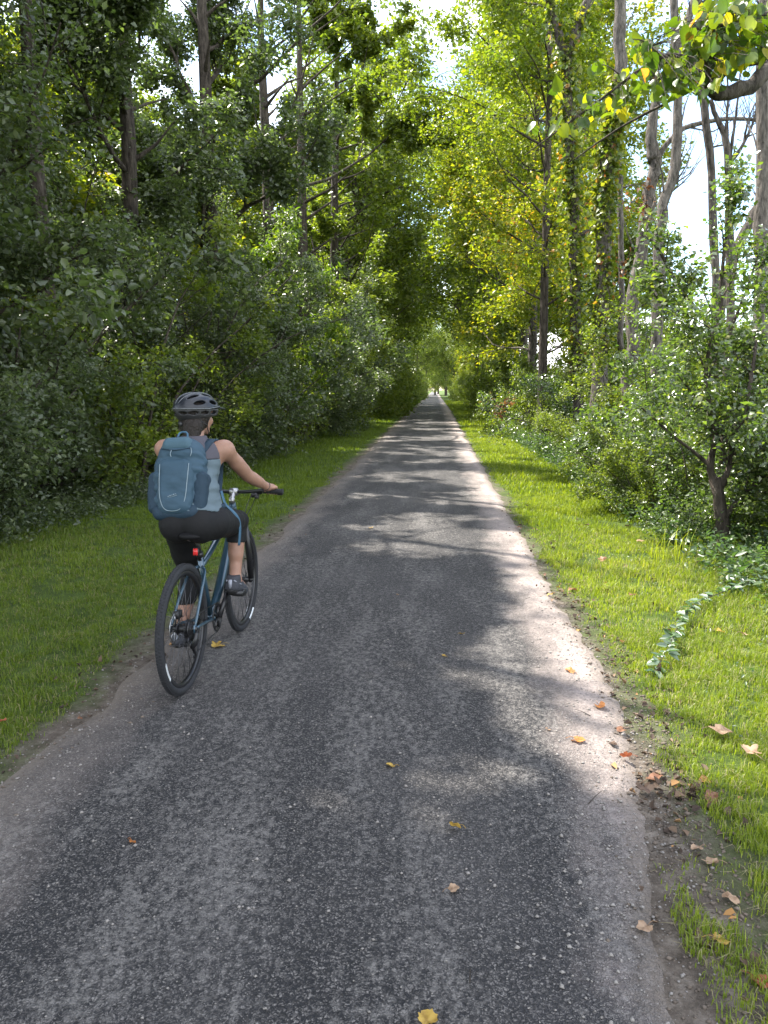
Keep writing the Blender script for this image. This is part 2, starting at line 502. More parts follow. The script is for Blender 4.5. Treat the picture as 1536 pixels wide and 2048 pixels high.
def lit_mask(gx, gy):
    verge = sstep(.95, 1.35, gx) * sstep(4.6, 3.9, gx)
    v = (.95 - .12 * (gy > 13)) * sstep(4.0, 5.4, gy + .5 * (gx - 2)) * (vnoise(gx * .5, gy * .38, seed=61) < np.where(gy > 13, .62, .84))
    v = np.maximum(v, .93 * (fbm(gx * 1.2, gy * 1.2, seed=62) > .46) * (gy < 5.4))
    m = verge * v
    lv = sstep(-1.7, -2.1, gx) * sstep(-4.4, -3.6, gx) * sstep(9, 13, gy) * (fbm(gx * .5, gy * .3, seed=63) > .47)
    m = np.maximum(m, .9 * lv)
    m = np.minimum(m, .90)
    jx = gx + 1.1 * (fbm(gx * 2.6, gy * 2.6, seed=64, o=4) - .5); jy = gy + 1.1 * (fbm(gx * 2.6, gy * 2.6, seed=65, o=4) - .5)
    for (a, b, c, d) in PATCHES:
        q = ((jx - a) / c) ** 2 + ((jy - b) / d) ** 2
        m = np.maximum(m, .97 * (q < 1) * (vnoise(gx * 4.0, gy * 4.0, seed=68) < .86))
    far = (fbm(gx * .45, gy * .42, seed=66) > .50) * (gy > 13) * (np.abs(gx) < 4)
    m = np.maximum(m, .80 * far)
    m = np.maximum(m, .74 * (gx > 3.9) * (fbm(gx * .4, gy * .4, seed=67) > .42))
    return m


def sun_keep(P, rng):
    s = P[:, 2] / SUN[2]
    gx = P[:, 0] - s * SUN[0]; gy = P[:, 1] - s * SUN[1]
    m = lit_mask(gx, gy)
    return rng.random(len(P)) > m


# ------------------------------------------------------------------ leaves
def unit(v): return v / (np.linalg.norm(v, axis=-1, keepdims=True) + 1e-9)


def leaves_mesh(name, rng, C, size, asp=.6, droop=.35, up=.9, fold=.22, shape=4, hue=None, svar=.35, D=None):
    N = len(C)
    s = size * (1 + svar * rng.normal(size=N)).clip(.4, 1.8)
    a = rng.normal(size=(N, 3)); a[:, 2] = a[:, 2] * .5 - droop
    if D is not None: a = a * .6 + D
    a = unit(a)
    n = rng.normal(size=(N, 3)) * .75; n[:, 2] += up
    n = unit(n - (n * a).sum(1, keepdims=True) * a)
    b = np.cross(n, a)
    S = s[:, None]; w = S * asp * .5
    if hue is None: hue = rng.random(N)
    if shape == 4:
        f = fold * w * 2
        V = np.stack([C, C + a * S * .45 + b * w + n * f, C + a * S, C + a * S * .45 - b * w + n * f], 1).reshape(-1, 3)
        i = np.arange(N)[:, None] * 4
        F = [np.vstack([i + np.array([[0, 2, 1]]), i + np.array([[0, 3, 2]])])]
        k = 4
    else:
        f = fold * w * 2
        cu = -n * S * .14
        V = np.stack([C, C + a * S * .28 + b * w + n * f, C + a * S * .68 + b * w * .78 + n * f * .7 + cu * .4, C + a * S + cu,
                      C + a * S * .68 - b * w * .78 + n * f * .7 + cu * .4, C + a * S * .28 - b * w + n * f], 1).reshape(-1, 3)
        i = np.arange(N)[:, None] * 6
        F = [np.vstack([i + np.array([[0, 3, 2, 1]]), i + np.array([[0, 5, 4, 3]])])]
        k = 6
    return make_mesh(name, V, F, False, {'hue': np.repeat(hue, k)})


# ------------------------------------------------------------------ branching
def limb(rng, p, d, L, r0, r1, n=6, wob=.18, trop=(0, 0, .15)):
    pts = [np.array(p, float)]; d = unit(np.array(d, float)); st = L / (n - 1); tr = np.array(trop)
    for i in range(n - 1):
        d = unit(d + rng.normal(size=3) * wob + tr / n * 2)
        pts.append(pts[-1] + d * st)
    return np.array(pts), np.linspace(r0, r1, n)


def sub_point(P, R, t):
    u = t * (len(P) - 1); i = min(int(u), len(P) - 2); f = u - i
    return P[i] * (1 - f) + P[i + 1] * f, R[i] * (1 - f) + R[i + 1] * f, unit(P[i + 1] - P[i])


def side_dir(rng, d, ang, azim=None):
    a = np.cross(d, [0, 0, 1.0]) if abs(d[2]) < .95 else np.array([1.0, 0, 0])
    a = unit(a); b = np.cross(d, a)
    t = rng.uniform(0, 2 * PI) if azim is None else azim
    return d * math.cos(ang) + (a * math.cos(t) + b * math.sin(t)) * math.sin(ang)


def ramify(rng, geo, leaf, P, R, L, nsub, ntwig, droop=0.0, sides=4, t0=.2, thick=True, fr=.5, ok=None):
    """secondary branches and twigs on a limb; collects points that carry leaves"""
    for k in range(nsub):
        t = t0 + (1 - t0) * (k + rng.random()) / nsub
        q, r, d = sub_point(P, R, min(t, .999))
        l2 = L * fr * (1.15 - .6 * t) * rng.uniform(.7, 1.25)
        P2, R2 = limb(rng, q, side_dir(rng, d, rng.uniform(.5, 1.1)), l2, r * .55, r * .15 + .002, 5, .2, (0, 0, .12 - droop))
        if ok is not None and not ok(P2): continue
        if thick: geo.tube(P2, R2, sides, False)
        for j in range(ntwig):
            q2, r2, d2 = sub_point(P2, R2, .2 + .8 * (j + rng.random()) / ntwig * .99)
            l3 = l2 * .42 * rng.uniform(.6, 1.3)
            P3, R3 = limb(rng, q2, side_dir(rng, d2, rng.uniform(.4, 1.1)), l3, max(.004, r2 * .5), .002, 4, .25, (0, 0, -.1 - droop))
            if thick: geo.tube(P3, R3, 3, False)
            leaf.append(P3[1:])
        leaf.append(P2[2:])
    return leaf


def tree_shape(seed, H, r0, cb=.35, spread=3.0, limbs=16, nsub=6, ntwig=5, lean=(0, 0), wob=.02, bias=(0, 0), droop=0.0, sides=10, tn=.75, loc=None):
    rng = np.random.default_rng(seed)
    geo = Geo(); leaf = []
    n = 16; t = np.linspace(0, 1, n)
    w = np.cumsum(rng.normal(size=(n, 2)) * wob, 0) * H * .12
    def dark(Q):
        if loc is None: return True
        Q = Q + np.array(loc); s_ = Q[:, 2] / SUN[2]
        return lit_mask(Q[:, 0] - s_ * SUN[0], Q[:, 1] - s_ * SUN[1]).mean() < .24 + .16 * rng.random()
    P = np.stack([lean[0] * H * t + w[:, 0] * t, lean[1] * H * t + w[:, 1] * t, H * t - .3 * (t == 0)], -1)
    R = r0 * (1 - t) ** .75 + .012; R[0] *= 1.35
    geo.tube(P, R, sides, False)
    for k in range(limbs):
        tl = cb + (1 - cb) * .97 * (k + rng.random()) / limbs
        q, r, d = sub_point(P, R, tl)
        u = (tl - cb) / (1 - cb)
        L = spread * (1.05 - tn * u ** 1.5 - .25 * (1 - u) ** 3) * rng.uniform(.7, 1.2)
        azm = k * 2.4 + rng.uniform(-.5, .5)
        dd = np.array([math.cos(azm) + bias[0], math.sin(azm) + bias[1], rng.uniform(.0, .6) + .7 * u])
        P1, R1 = limb(rng, q, dd, L * (1 + .35 * (math.cos(azm) * bias[0] + math.sin(azm) * bias[1]) / (.2 + math.hypot(*bias))), min(r * .5, r0 * .27), .010, 7, .16, (bias[0] * .2, bias[1] * .2, .25 - droop))
        if not dark(P1[2:]): P1, R1, L = P1[:3], R1[:3] * np.array([1, .6, .2]), L * .3; geo.tube(P1, R1, 6, False); continue
        geo.tube(P1, R1, 6, False)
        ramify(rng, geo, leaf, P1, R1, L, nsub, ntwig, droop, ok=dark)
    return geo, np.vstack(leaf), rng, P, R


def shrub_shape(seed, H, W, stems=9, nsub=7, ntwig=6, out=.5, droop=.15, r0=.03):
    rng = np.random.default_rng(seed)
    geo = Geo(); leaf = []
    for k in range(stems):
        azm = k * 2.4 + rng.uniform(-.6, .6)
        b = np.array([math.cos(azm), math.sin(azm), 0]) * rng.uniform(.05, .35) * W * .4
        o = rng.uniform(.15, 1) * out
        d = np.array([math.cos(azm) * o, math.sin(azm) * o, 1.0])
        L = H * rng.uniform(.6, 1.1) * (1.1 - .25 * o)
        P, R = limb(rng, b - np.array([0, 0, .25]), d, L + .25, r0 * rng.uniform(.6, 1.3), .006, 9, .12, (math.cos(azm) * o * .5, math.sin(azm) * o * .5, -.15))
        geo.tube(P, R, 6, False)
        ramify(rng, geo, leaf, P, R, W * .62, nsub, ntwig, droop, t0=.08, fr=.6)
    return geo, np.vstack(leaf), rng


def spray(rng, L, N, sig):
    i = rng.integers(0, len(L), N)
    # a few twigs carry much more than others, so that the crown clumps
    w = rng.random(len(L)) ** 2 + .08
    i = rng.choice(len(L), N, p=w / w.sum())
    return L[i] + rng.normal(size=(N, 3)) * sig, i


def build_plant(name, geo, Lp, rng, nleaf, lsize, bark, leafm, loc, label, cat, group=None, sig=.13, carve=False, shape=4, asp=.6, droop=.35, up=.9, rot=0.0, trunkname='trunk', crownname='crown', cut=None, hue_fn=None, zmin=.06):
    root = empty(name, loc, (0, 0, rot))
    tag(root, label, cat, group)
    geo.build(trunkname, bark, root, True)
    C, i = spray(rng, Lp, nleaf, sig)
    ok = C[:, 2] > zmin
    C, i = C[ok], i[ok]
    if cut is not None:
        k = cut(C + np.array(loc), rng); C, i = C[k], i[k]
    if carve:
        k = sun_keep(C + np.array(loc), rng); C, i = C[k], i[k]
    ch = rng.random(len(Lp))
    hue = (.55 * rng.random(len(C)) + .45 * ch[i])
    if hue_fn is not None: hue = hue_fn(C, hue, rng)
    me = leaves_mesh(crownname, rng, C, lsize, asp, droop, up, shape=shape, hue=hue)
    link(crownname, me, leafm, root)
    return root


def place(proto, loc, rz=0.0, sc=1.0, label=None, cat=None, group=None, sz=None):
    c = copy_tree(proto)
    c.location = loc; c.rotation_euler = (0, 0, rz); c.scale = (sc, sc, sz or sc)
    if label: c['label'] = label
    if cat: c['category'] = cat
    if group: c['group'] = group
    elif 'group' in c: del c['group']
    return c


M['bark'] = bark_mat('bark_dark', (.025, .02, .016), (.10, .083, .068), 16)
M['bark_pale'] = bark_mat('bark_pale', (.05, .045, .04), (.21, .185, .165), 22)
M['bark_mid'] = bark_mat('bark_grey', (.035, .03, .026), (.15, .13, .115), 20)
G1, G2, G3 = (.022, .050, .012), (.045, .085, .018), (.085, .125, .022)
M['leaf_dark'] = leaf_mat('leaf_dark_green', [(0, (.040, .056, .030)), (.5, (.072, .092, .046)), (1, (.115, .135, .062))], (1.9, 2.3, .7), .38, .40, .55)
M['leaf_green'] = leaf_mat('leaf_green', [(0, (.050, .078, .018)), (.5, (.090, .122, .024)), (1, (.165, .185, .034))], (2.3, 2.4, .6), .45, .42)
M['leaf_yellow'] = leaf_mat('leaf_yellow_green', [(0, (.055, .10, .014)), (.45, (.125, .165, .02)), (.8, (.26, .27, .028)), (.95, (.42, .33, .03)), (1, (.40, .18, .03))], (2.0, 2.0, .5), .46, .45)
M['leaf_gloss'] = leaf_mat('leaf_glossy_green', [(0, (.040, .060, .024)), (.5, (.072, .100, .036)), (.9, (.115, .14, .048)), (1, (.20, .19, .05))], (2.1, 2.6, .6), .36, .27, .9)
M['leaf_ivy'] = leaf_mat('leaf_vine', [(0, (.05, .085, .016)), (.6, (.11, .15, .026)), (.96, (.20, .21, .035)), (1, (.28, .10, .04))], (2.1, 2.0, .5), .42, .4)
M['leaf_big'] = leaf_mat('leaf_broad', [(0, (.030, .065, .012)), (.5, (.065, .11, .016)), (.85, (.15, .19, .02)), (.97, (.32, .28, .02)), (1, (.36, .14, .03))], (2.1, 2.0, .45), .5, .38, .5)
M['leaf_sumac'] = leaf_mat('leaf_long', [(0, (.04, .085, .015)), (.6, (.085, .14, .02)), (1, (.19, .22, .025))], (2.1, 2.1, .5), .48, .4)
M['leaf_russet'] = leaf_mat('leaf_russet', [(0, (.07, .035, .015)), (.5, (.15, .07, .03)), (1, (.22, .13, .05))], (1.6, 1.2, .8), .4, .5)
M['weed'] = leaf_mat('leaf_weed', [(0, (.03, .06, .025)), (.6, (.06, .10, .04)), (1, (.12, .15, .06))], (1.9, 2.2, .7), .35, .4)
# ------------------------------------------------------------------ LEFT SIDE
park = []   # prototypes that stand somewhere themselves

# shrubs of the dense wall on the left: four shapes, each placed several times
left_sh = []
sh_spots = [  # x, y, scale, variant
    (-5.5, 8.6, .95, 0), (-6.2, 10.6, 1.15, 1), (-5.2, 12.6, 1.1, 2), (-5.5, 14.8, 1.2, 3), (-5.0, 17.0, 1.1, 0), (-5.0, 19.2, 1.2, 1), (-4.9, 21.6, 1.2, 2), (-4.7, 24.2, 1.25, 3),
    (-4.6, 27.0, 1.2, 0), (-4.5, 30.2, 1.3, 1), (-4.4, 33.6, 1.3, 2), (-7.6, 12.6, 1.35, 0), (-7.2, 16.4, 1.4, 1), (-7.0, 20.6, 1.4, 2), (-6.7, 25.5, 1.5, 3), (-6.3, 30.5, 1.5, 0)]
sh_labels = [
    'low dark shrub at the far left edge where the mown grass meets the woods', 'dark leafy shrub behind the cyclist on the left verge', 'dense dark bush rising just above the cyclist\'s helmet',
    'tall dark shrub just right of the cyclist\'s head', 'rounded dark bush in the left hedge beyond the cyclist\'s handlebar', 'leafy shrub in the left hedge with leaves hanging over the grass', 'dusky green shrub halfway along the shaded left verge',
    'bush on the left verge below the bright yellow-green branches', 'dark bush on the left where the verge begins to narrow', 'large dark bush leaning to the grass in the middle distance left', 'dark bush far along the left verge before the path narrows']
proto = {}
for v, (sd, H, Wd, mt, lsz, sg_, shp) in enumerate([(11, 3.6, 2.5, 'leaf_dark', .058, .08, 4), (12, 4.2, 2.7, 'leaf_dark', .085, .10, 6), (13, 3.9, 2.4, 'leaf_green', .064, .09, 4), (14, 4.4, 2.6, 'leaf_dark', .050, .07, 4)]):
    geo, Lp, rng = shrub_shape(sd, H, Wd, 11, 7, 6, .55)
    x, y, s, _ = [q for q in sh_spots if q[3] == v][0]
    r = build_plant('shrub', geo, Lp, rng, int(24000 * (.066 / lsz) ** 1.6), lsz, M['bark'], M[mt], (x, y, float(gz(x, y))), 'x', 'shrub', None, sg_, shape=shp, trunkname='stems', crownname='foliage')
    r.scale = (s, s, s)
    proto[v] = r
used = set()
for i, (x, y, s, v) in enumerate(sh_spots):
    lab = sh_labels[i] if i < len(sh_labels) else None
    grp = None if lab else 'shrubs hidden deeper in the left woods'
    if v not in used:
        used.add(v); r = proto[v]
        r['label'] = lab
        if grp: r['group'] = grp
    else:
        r = place(proto[v], (x, y, float(gz(x, y))), i * 1.7, s, lab or 'dim shrub deeper in the woods behind the left hedge', 'shrub', grp)

# tall trees on the left, grown one by one, leaves carved out so sun patches fall where wanted
left_trees = [  # seed,x,y,H,r,cb,spread,limbs,bias,leafmat,n,size,label
    (21, -6.6, 10.2, 9.5, .13, .22, 2.9, 20, (.15, -.1), 'leaf_dark', 34000, .085, 'slender dark tree over the cyclist with thin leafy branches'),
    (22, -5.9, 15.2, 13.5, .20, .20, 3.3, 24, (.2, 0), 'leaf_dark', 42000, .095, 'tall straight dark trunk left of centre with leafy sprays around it'),
    (23, -5.6, 19.6, 15.0, .26, .22, 4.6, 26, (.4, 0), 'leaf_dark', 50000, .105, 'broad dark tree that forks high up beside the straight trunk'),
    (24, -8.8, 13.5, 11.5, .14, .3, 3.1, 18, (0, 0), 'leaf_green', 26000, .10, 'thin tree at the upper left with blue sky between its leaves'),
    (25, -9.8, 17.5, 14, .17, .3, 3.4, 18, (0, 0), 'leaf_green', 26000, .12, 'far left tree with yellow-green leaves lit from behind'),
    (26, -5.2, 24.5, 16.5, .24, .20, 5.6, 26, (.6, -.1), 'leaf_green', 52000, .125, 'green tree on the left reaching over the path near the centre'),
    (27, -5.2, 31, 19, .26, .20, 6.4, 26, (.6, -.1), 'leaf_green', 52000, .15, 'tree with a slanting dark limb at the top centre'),
    (28, -5.0, 39, 21, .28, .18, 6.8, 26, (.6, 0), 'leaf_green', 50000, .19, 'tall tree on the left arching over the distant path'),
    (29, -7.6, 6.2, 9.5, .12, .3, 2.7, 16, (.1, 0), 'leaf_dark', 22000, .085, 'dark tree at the far left edge of the picture'),
]
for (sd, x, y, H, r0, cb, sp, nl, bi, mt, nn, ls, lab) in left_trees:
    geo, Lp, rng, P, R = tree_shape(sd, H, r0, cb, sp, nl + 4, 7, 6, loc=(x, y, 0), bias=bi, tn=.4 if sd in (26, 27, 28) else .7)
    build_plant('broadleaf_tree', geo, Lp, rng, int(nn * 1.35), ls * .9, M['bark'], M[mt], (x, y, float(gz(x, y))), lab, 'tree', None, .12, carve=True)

# shadow casters: trees added beside and behind the camera to shade path and rider
for i, (sd, x, y, H, sp, cb) in enumerate([(41, -5.6, 1.6, 12.5, 4.4, .35), (42, -5.6, -2.5, 12, 4.2, .3), (43, -8.6, 4.4, 13.5, 4.0, .35), (44, -6.2, 5.4, 12.5, 4.3, .42), (45, -10.5, 9.6, 15, 4.0, .35), (46, -5.3, 7.9, 13, 4.2, .52), (47, -5.8, 11.6, 14, 4.0, .58), (48, -4.9, 3.4, 11.5, 4.2, .5)]):
    geo, Lp, rng, P, R = tree_shape(sd, H, .14, cb, sp, 20, 6, 5, tn=.5, loc=(x, y, 0))
    build_plant('broadleaf_tree', geo, Lp, rng, 24000, .15, M['bark'], M['leaf_dark'], (x, y, float(gz(x, y))), 'dark tree added to shade the path, left of the cyclist and mostly outside the frame', 'tree', 'trees added outside the frame to shade the path', .2, carve=True)

# yellow-green long-leaved tree leaning out of the hedge
geo, Lp, rng, P, R = tree_shape(51, 5.6, .09, .25, 1.7, 12, 5, 5, lean=(.12, -.03), bias=(.3, -.2))
x, y = -4.6, 20.4
build_plant('sumac_tree', geo, Lp, rng, 9000, .15, M['bark'], M['leaf_sumac'], (x, y, float(gz(x, y))), 'small bright yellow-green tree with long leaves glowing in the left hedge', 'tree', None, .12, asp=.3, droop=.7)

# ------------------------------------------------------------------ woods behind, both sides: three shapes repeated
bgp = []
for v, (sd, H, sp, mt, nn, ls) in enumerate([(61, 10.5, 3.4, 'leaf_green', 26000, .14), (62, 9.5, 3.2, 'leaf_yellow', 24000, .14), (63, 16, 6.2, 'leaf_green', 21000, .20), (64, 4.2, 2.9, 'leaf_green', 13000, .14)]):
    if v < 3: geo, Lp, rng, P, R = tree_shape(sd, H, .17 if v < 2 else .24, .12 if v < 2 else .24, sp, 22 if v < 2 else 28, 6, 5, tn=.75 if v < 2 else .4)
    else: geo, Lp, rng = shrub_shape(sd, H, sp, 9, 6, 6, .6)
    x, y = [(-12.5, 12.5), (-13.2, 19.0), (-5.4, 47.5), (-4.9, 37.6)][v]
    r = build_plant('broadleaf_tree' if v < 3 else 'shrub', geo, Lp, rng, nn, ls, M['bark'], M[mt], (x, y, float(gz(x, y))), 'x', 'tree' if v < 3 else 'shrub', None, .22)
    bgp.append(r)
BGL = ('sunlit yellow-green tree in the woods glimpsed behind the dark left hedge', 'tree', 'woods glimpsed behind the left hedge')
for r in bgp[:2]: r['label'], r['category'], r['group'] = BGL
for i, (x, y, v, s) in enumerate([(-11.5, 8.0, 1, .8), (-16, 16, 0, 1.2), (-11.6, 23.5, 0, 1.1), (-15, 27, 1, 1.3), (-10.6, 30, 1, 1.1), (-20, 22, 1, 1.5), (-24, 30, 0, 1.7), (-10, 37, 0, 1.2), (-15, 38, 1, 1.5), (-19, 12, 0, 1.2), (-16, 8.5, 1, 1.0), (-27, 42, 0, 1.9), (-12, 46, 1, 1.5), (-25, 16, 1, 1.5), (-8.6, 15.6, 1, .85), (-9.0, 20.5, 0, .95), (-8.2, 26.5, 1, 1.0), (-8.0, 33.0, 0, 1.15), (-8.8, 11.4, 0, .75)]):
    place(bgp[v], (x, y, float(gz(x, y))), i * 2.1, s, *BGL)
FL = ('leafy tree far along the left side of the narrowing path', 'tree', 'far trees left of the path')
FR = ('leafy tree far along the right side of the narrowing path', 'tree', 'far trees right of the path')
FSL = ('bush at the foot of the far trees left of the path', 'shrub', 'far bushes left of the path')
FSR = ('bush at the foot of the far trees right of the path', 'shrub', 'far bushes right of the path')
bgp[2]['label'], bgp[2]['category'], bgp[2]['group'] = FL
bgp[3]['label'], bgp[3]['category'], bgp[3]['group'] = FSL
rr = np.random.default_rng(5)
y = 54
while y < 175:
    place(bgp[2], (-5.9 - rr.random(), y, -.1), rr.uniform(0, 6), rr.uniform(.9, 1.3), *FL)
    place(bgp[0], (-9 - 2 * rr.random(), y + 3, -.1), rr.uniform(0, 6), rr.uniform(1.0, 1.4), *FL)
    place(bgp[2 if y < 100 else int(rr.integers(0, 3))], (5.9 + rr.random(), y - 2, -.3), rr.uniform(0, 6), rr.uniform(.9, 1.25), *FR)
    y += rr.uniform(6, 9) * (1 + (y - 50) / 160)
y = 42
while y < 170:
    place(bgp[3], (-4.6 - .5 * rr.random(), y, -.1), rr.uniform(0, 6), rr.uniform(.9, 1.2), *FSL)
    place(bgp[3], (4.5 + .6 * rr.random(), y + 1, -.35), rr.uniform(0, 6), rr.uniform(.7, 1.0), *FSR)
    y += rr.uniform(3.5, 5) * (1 + (y - 42) / 100)
for (x, y, s_) in [(-5.0, 50, 1.3), (5.0, 58, 1.4), (-4.6, 70, 1.5), (4.6, 84, 1.6)]:
    place(bgp[2], (x, y, -.1), y * .7, s_, *(FL if x < 0 else FR))
for (x, y, s_) in [(-3.5, 150, 1.1), (3.8, 158, 1.1), (-2.2, 188, 1.0), (2.6, 192, 1.1), (0, 205, 1.2)]:
    place(bgp[2], (x, y, -3.0 if abs(x) < 3 else -.1), y * .7, s_, 'sunlit tree closing the view where the path ends', 'tree', 'trees closing the far end of the path')
# the wood the path runs into
for i, (x, y, s) in enumerate([(-3, 215, 1.5), (4.5, 222, 1.3), (9, 212, 1.5), (-9, 218, 1.6), (1, 240, 1.6), (-16, 225, 1.5), (16, 220, 1.4), (0, 200, .8), (-2, 206, 1.0), (3, 198, .9)]):
    place(bgp[1], (x, y, -.2), i * 1.3, s, 'sunlit tree closing the view where the path ends', 'tree', 'trees closing the far end of the path')

# ------------------------------------------------------------------ RIGHT SIDE
def along(pixels, Y, n=16):
    """a trunk or limb drawn at distance Y (or Y0, Y1)"""
    Y0, Y1 = Y if isinstance(Y, tuple) else (Y, Y)
    m = len(pixels)
    return bez([at(px, py, Y0 + (Y1 - Y0) * i / max(1, m - 1)) for i, (px, py) in enumerate(pixels)], n)


# the big tree with yellowing leaves beside the distant path
x, y = 3.55, 26.0
geo, Lp, rng, P, R = tree_shape(71, 19, .15, .22, 4.0, 36, 6, 6, tn=.45, bias=(-.28, -.1), lean=(-.012, 0))
build_plant('broadleaf_tree', geo, Lp, rng, 62000, .115, M['bark'], M['leaf_yellow'], (x, y, float(gz(x, y))), 'tall slim tree right of the path with yellowing leaves and a bare lower trunk', 'tree', None, .16,
            hue_fn=lambda C, h, g: np.clip(h * (.62 + .55 * np.exp(-((C[:, 2] - 6.5) / 3.2) ** 2)), 0, 1))
for (sd, x, y, H, r0, cb, sp, nl, mt, nn, ls, lab) in [
    (72, 5.4, 31, 17, .2, .12, 3.6, 24, 'leaf_yellow', 38000, .14, 'yellow-green tree just behind the tall slim tree on the right'),
    (73, 4.4, 36, 20, .22, .14, 6.4, 26, 'leaf_yellow', 50000, .16, 'leafy tree with yellow leaves arching over the far path from the right'),
    (74, 4.8, 43, 20, .22, .14, 6.4, 26, 'leaf_green', 46000, .19, 'green tree right of the path, beyond the yellow-leaved ones'),
    (76, 5.9, 24.5, 6.2, .10, .15, 2.3, 16, 'leaf_green', 15000, .11, 'low green tree among the vine-clad trunks right of centre')]:
    geo, Lp, rng, P, R = tree_shape(sd, H, r0, cb, sp, nl, 6, 6, tn=.45 if sd != 76 else .75)
    build_plant('broadleaf_tree', geo, Lp, rng, nn, ls, M['bark_mid'], M[mt], (x, y, float(gz(x, y))), lab, 'tree', None, .19)


def drawn_tree(name, limbs, mat, label, cat='tree', ivy=None, twigs=0, seed=0, group=None, ivysize=.09, twl=.8):
    """limbs: list of (points, radii); world coordinates"""
    base = limbs[0][0][0].copy()
    z0 = float(gz(base[0], base[1]))
    pts0 = limbs[0][0]
    root = empty(name, (base[0], base[1], z0))
    tag(root, label, cat, group)
    rng = np.random.default_rng(seed)
    g = Geo(); off = np.array([base[0], base[1], z0])
    for i, (P, R) in enumerate(limbs):
        P = np.array(P)
        if i == 0: P = np.vstack([[P[0][0], P[0][1], z0 - .3], P]); R = np.concatenate([[R[0] * 1.25], R])
        P = P + rng.normal(size=P.shape) * np.array(R)[:, None] * .16
        g.tube(P - off, np.array(R) * rng.uniform(.9, 1.1, len(R)), 10 if i == 0 else 8, True)
    for k in range(twigs):
        P, R = limbs[rng.integers(0, len(limbs))]
        q, r, d = sub_point(P, R, rng.uniform(.3, .99))
        P2, R2 = limb(rng, q, side_dir(rng, d, rng.uniform(.4, 1.0)), twl * rng.uniform(.4, 1.5), min(.02, r * .4), .003, 6, .22, (0, 0, .5))
        g.tube(P2 - off, R2, 4, False)
        for j in range(3):
            q, r, d = sub_point(P2, R2, rng.uniform(.2, .9))
            P3, R3 = limb(rng, q, side_dir(rng, d, .6), twl * .4 * rng.uniform(.4, 1.3), r * .6, .002, 4, .2, (0, 0, .4))
            g.tube(P3 - off, R3, 3, False)
    g.build('trunk', mat, root, True)
    if ivy:
        Cs = []
        for (li, t0, t1, n, th) in ivy:
            P, R = limbs[li]
            tt = t0 + (t1 - t0) * rng.random(n)
            # patchy along the stem
            keep = vnoise(tt * 14, li * 3.0, seed=seed) > .25 * rng.random(n)
            tt = tt[keep]
            u = tt * (len(P) - 1); i = np.minimum(u.astype(int), len(P) - 2); f = (u - i)[:, None]
            q = P[i] * (1 - f) + P[i + 1] * f
            v = unit(rng.normal(size=(len(tt), 3))); rad = np.asarray(R)[i][:, None]
            Cs.append(q + v * (rad * 1.0 + th * rng.random((len(tt), 1)) ** 2))
        C = np.vstack(Cs) - off
        me = leaves_mesh('vine', rng, C, ivysize, .75, .7, .2, shape=4)
        link('vine', me, M['leaf_ivy'], root)
    return root




D1 = 17.0
drawn_tree('vine_clad_tree', [
    (along([(1160, 860), (1152, 700), (1150, 480), (1140, 300), (1134, 110)], D1), rad(.12, .085)),
    (along([(1134, 115), (1118, 70), (1100, 10), (1085, -60), (1060, -200)], D1), rad(.10, .05)),
    (along([(1134, 115), (1152, 60), (1172, 10), (1195, -50), (1230, -200)], D1), rad(.11, .05)),
    (along([(1150, 480), (1190, 450), (1225, 425)], D1, 8), rad(.05, .02, 8))],
    M['bark_mid'], 'vine-clad trunk forking into two limbs right of the yellowing tree', ivy=[(0, .15, 1, 5000, .26), (1, 0, .6, 500, .2), (2, 0, .5, 420, .2)], twigs=8, seed=1)
D2 = 15.5
drawn_tree('vine_clad_tree', [
    (along([(1196, 860), (1205, 640), (1208, 420), (1218, 290), (1236, 200), (1242, 90), (1240, 0), (1236, -160)], D2, 22), rad(.15, .10, 22)),
    (along([(1238, 270), (1240, 350), (1241, 460), (1243, 600), (1240, 700)], D2 + .5), rad(.05, .06))],
    M['bark_pale'], 'thick vine-clad trunk, bare above, standing alone against the sky', ivy=[(0, .1, .62, 6000, .17)], twigs=9, seed=2)
D3 = 14.5
drawn_tree('dead_tree', [
    (along([(1258, 800), (1266, 600), (1288, 470), (1304, 380), (1312, 320)], D3), rad(.125, .10)),
    (along([(1312, 322), (1302, 285), (1303, 245), (1320, 190), (1345, 140), (1372, 60), (1400, -60)], D3), rad(.105, .05)),
    (along([(1312, 325), (1326, 298), (1352, 268), (1385, 250), (1440, 240), (1490, 238), (1526, 247), (1560, 262)], D3, 20), rad(.05, .025, 20)),
    (along([(1290, 470), (1300, 440), (1310, 395)], D3 - .3, 6), rad(.04, .015, 6))],
    M['bark_pale'], 'pale bare dead trunk forking with a long limb arching to the right', twigs=22, seed=3)
D4 = 13.2
drawn_tree('dead_tree', [
    (along([(1312, 760), (1314, 640), (1318, 500), (1326, 410), (1346, 350), (1356, 260), (1352, 150), (1348, 60), (1346, -100)], D4, 22), rad(.10, .06, 22)),
    (along([(1352, 120), (1368, 60), (1385, 10), (1400, -80)], D4), rad(.06, .04)),
    (along([(1320, 420), (1335, 385), (1352, 350)], D4 + .2, 6), rad(.05, .03, 6))],
    M['bark_pale'], 'crooked grey dead trunk leaning right, in front of the pale forked one', twigs=16, seed=4)
D5 = 13.8
drawn_tree('dead_tree', [
    (along([(1432, 700), (1430, 520), (1424, 350), (1410, 230), (1404, 120), (1400, 10), (1396, -120)], D5), rad(.07, .05)),
    (along([(1424, 350), (1418, 300), (1450, 290)], D5, 6), rad(.03, .012, 6)),
    (along([(1400, 10), (1420, -5), (1440, 5)], D5, 6), rad(.025, .012, 6))],
    M['bark_mid'], 'thin dark dead trunk between the crooked one and the twiggy snag', twigs=10, seed=5)
D6 = 13.0
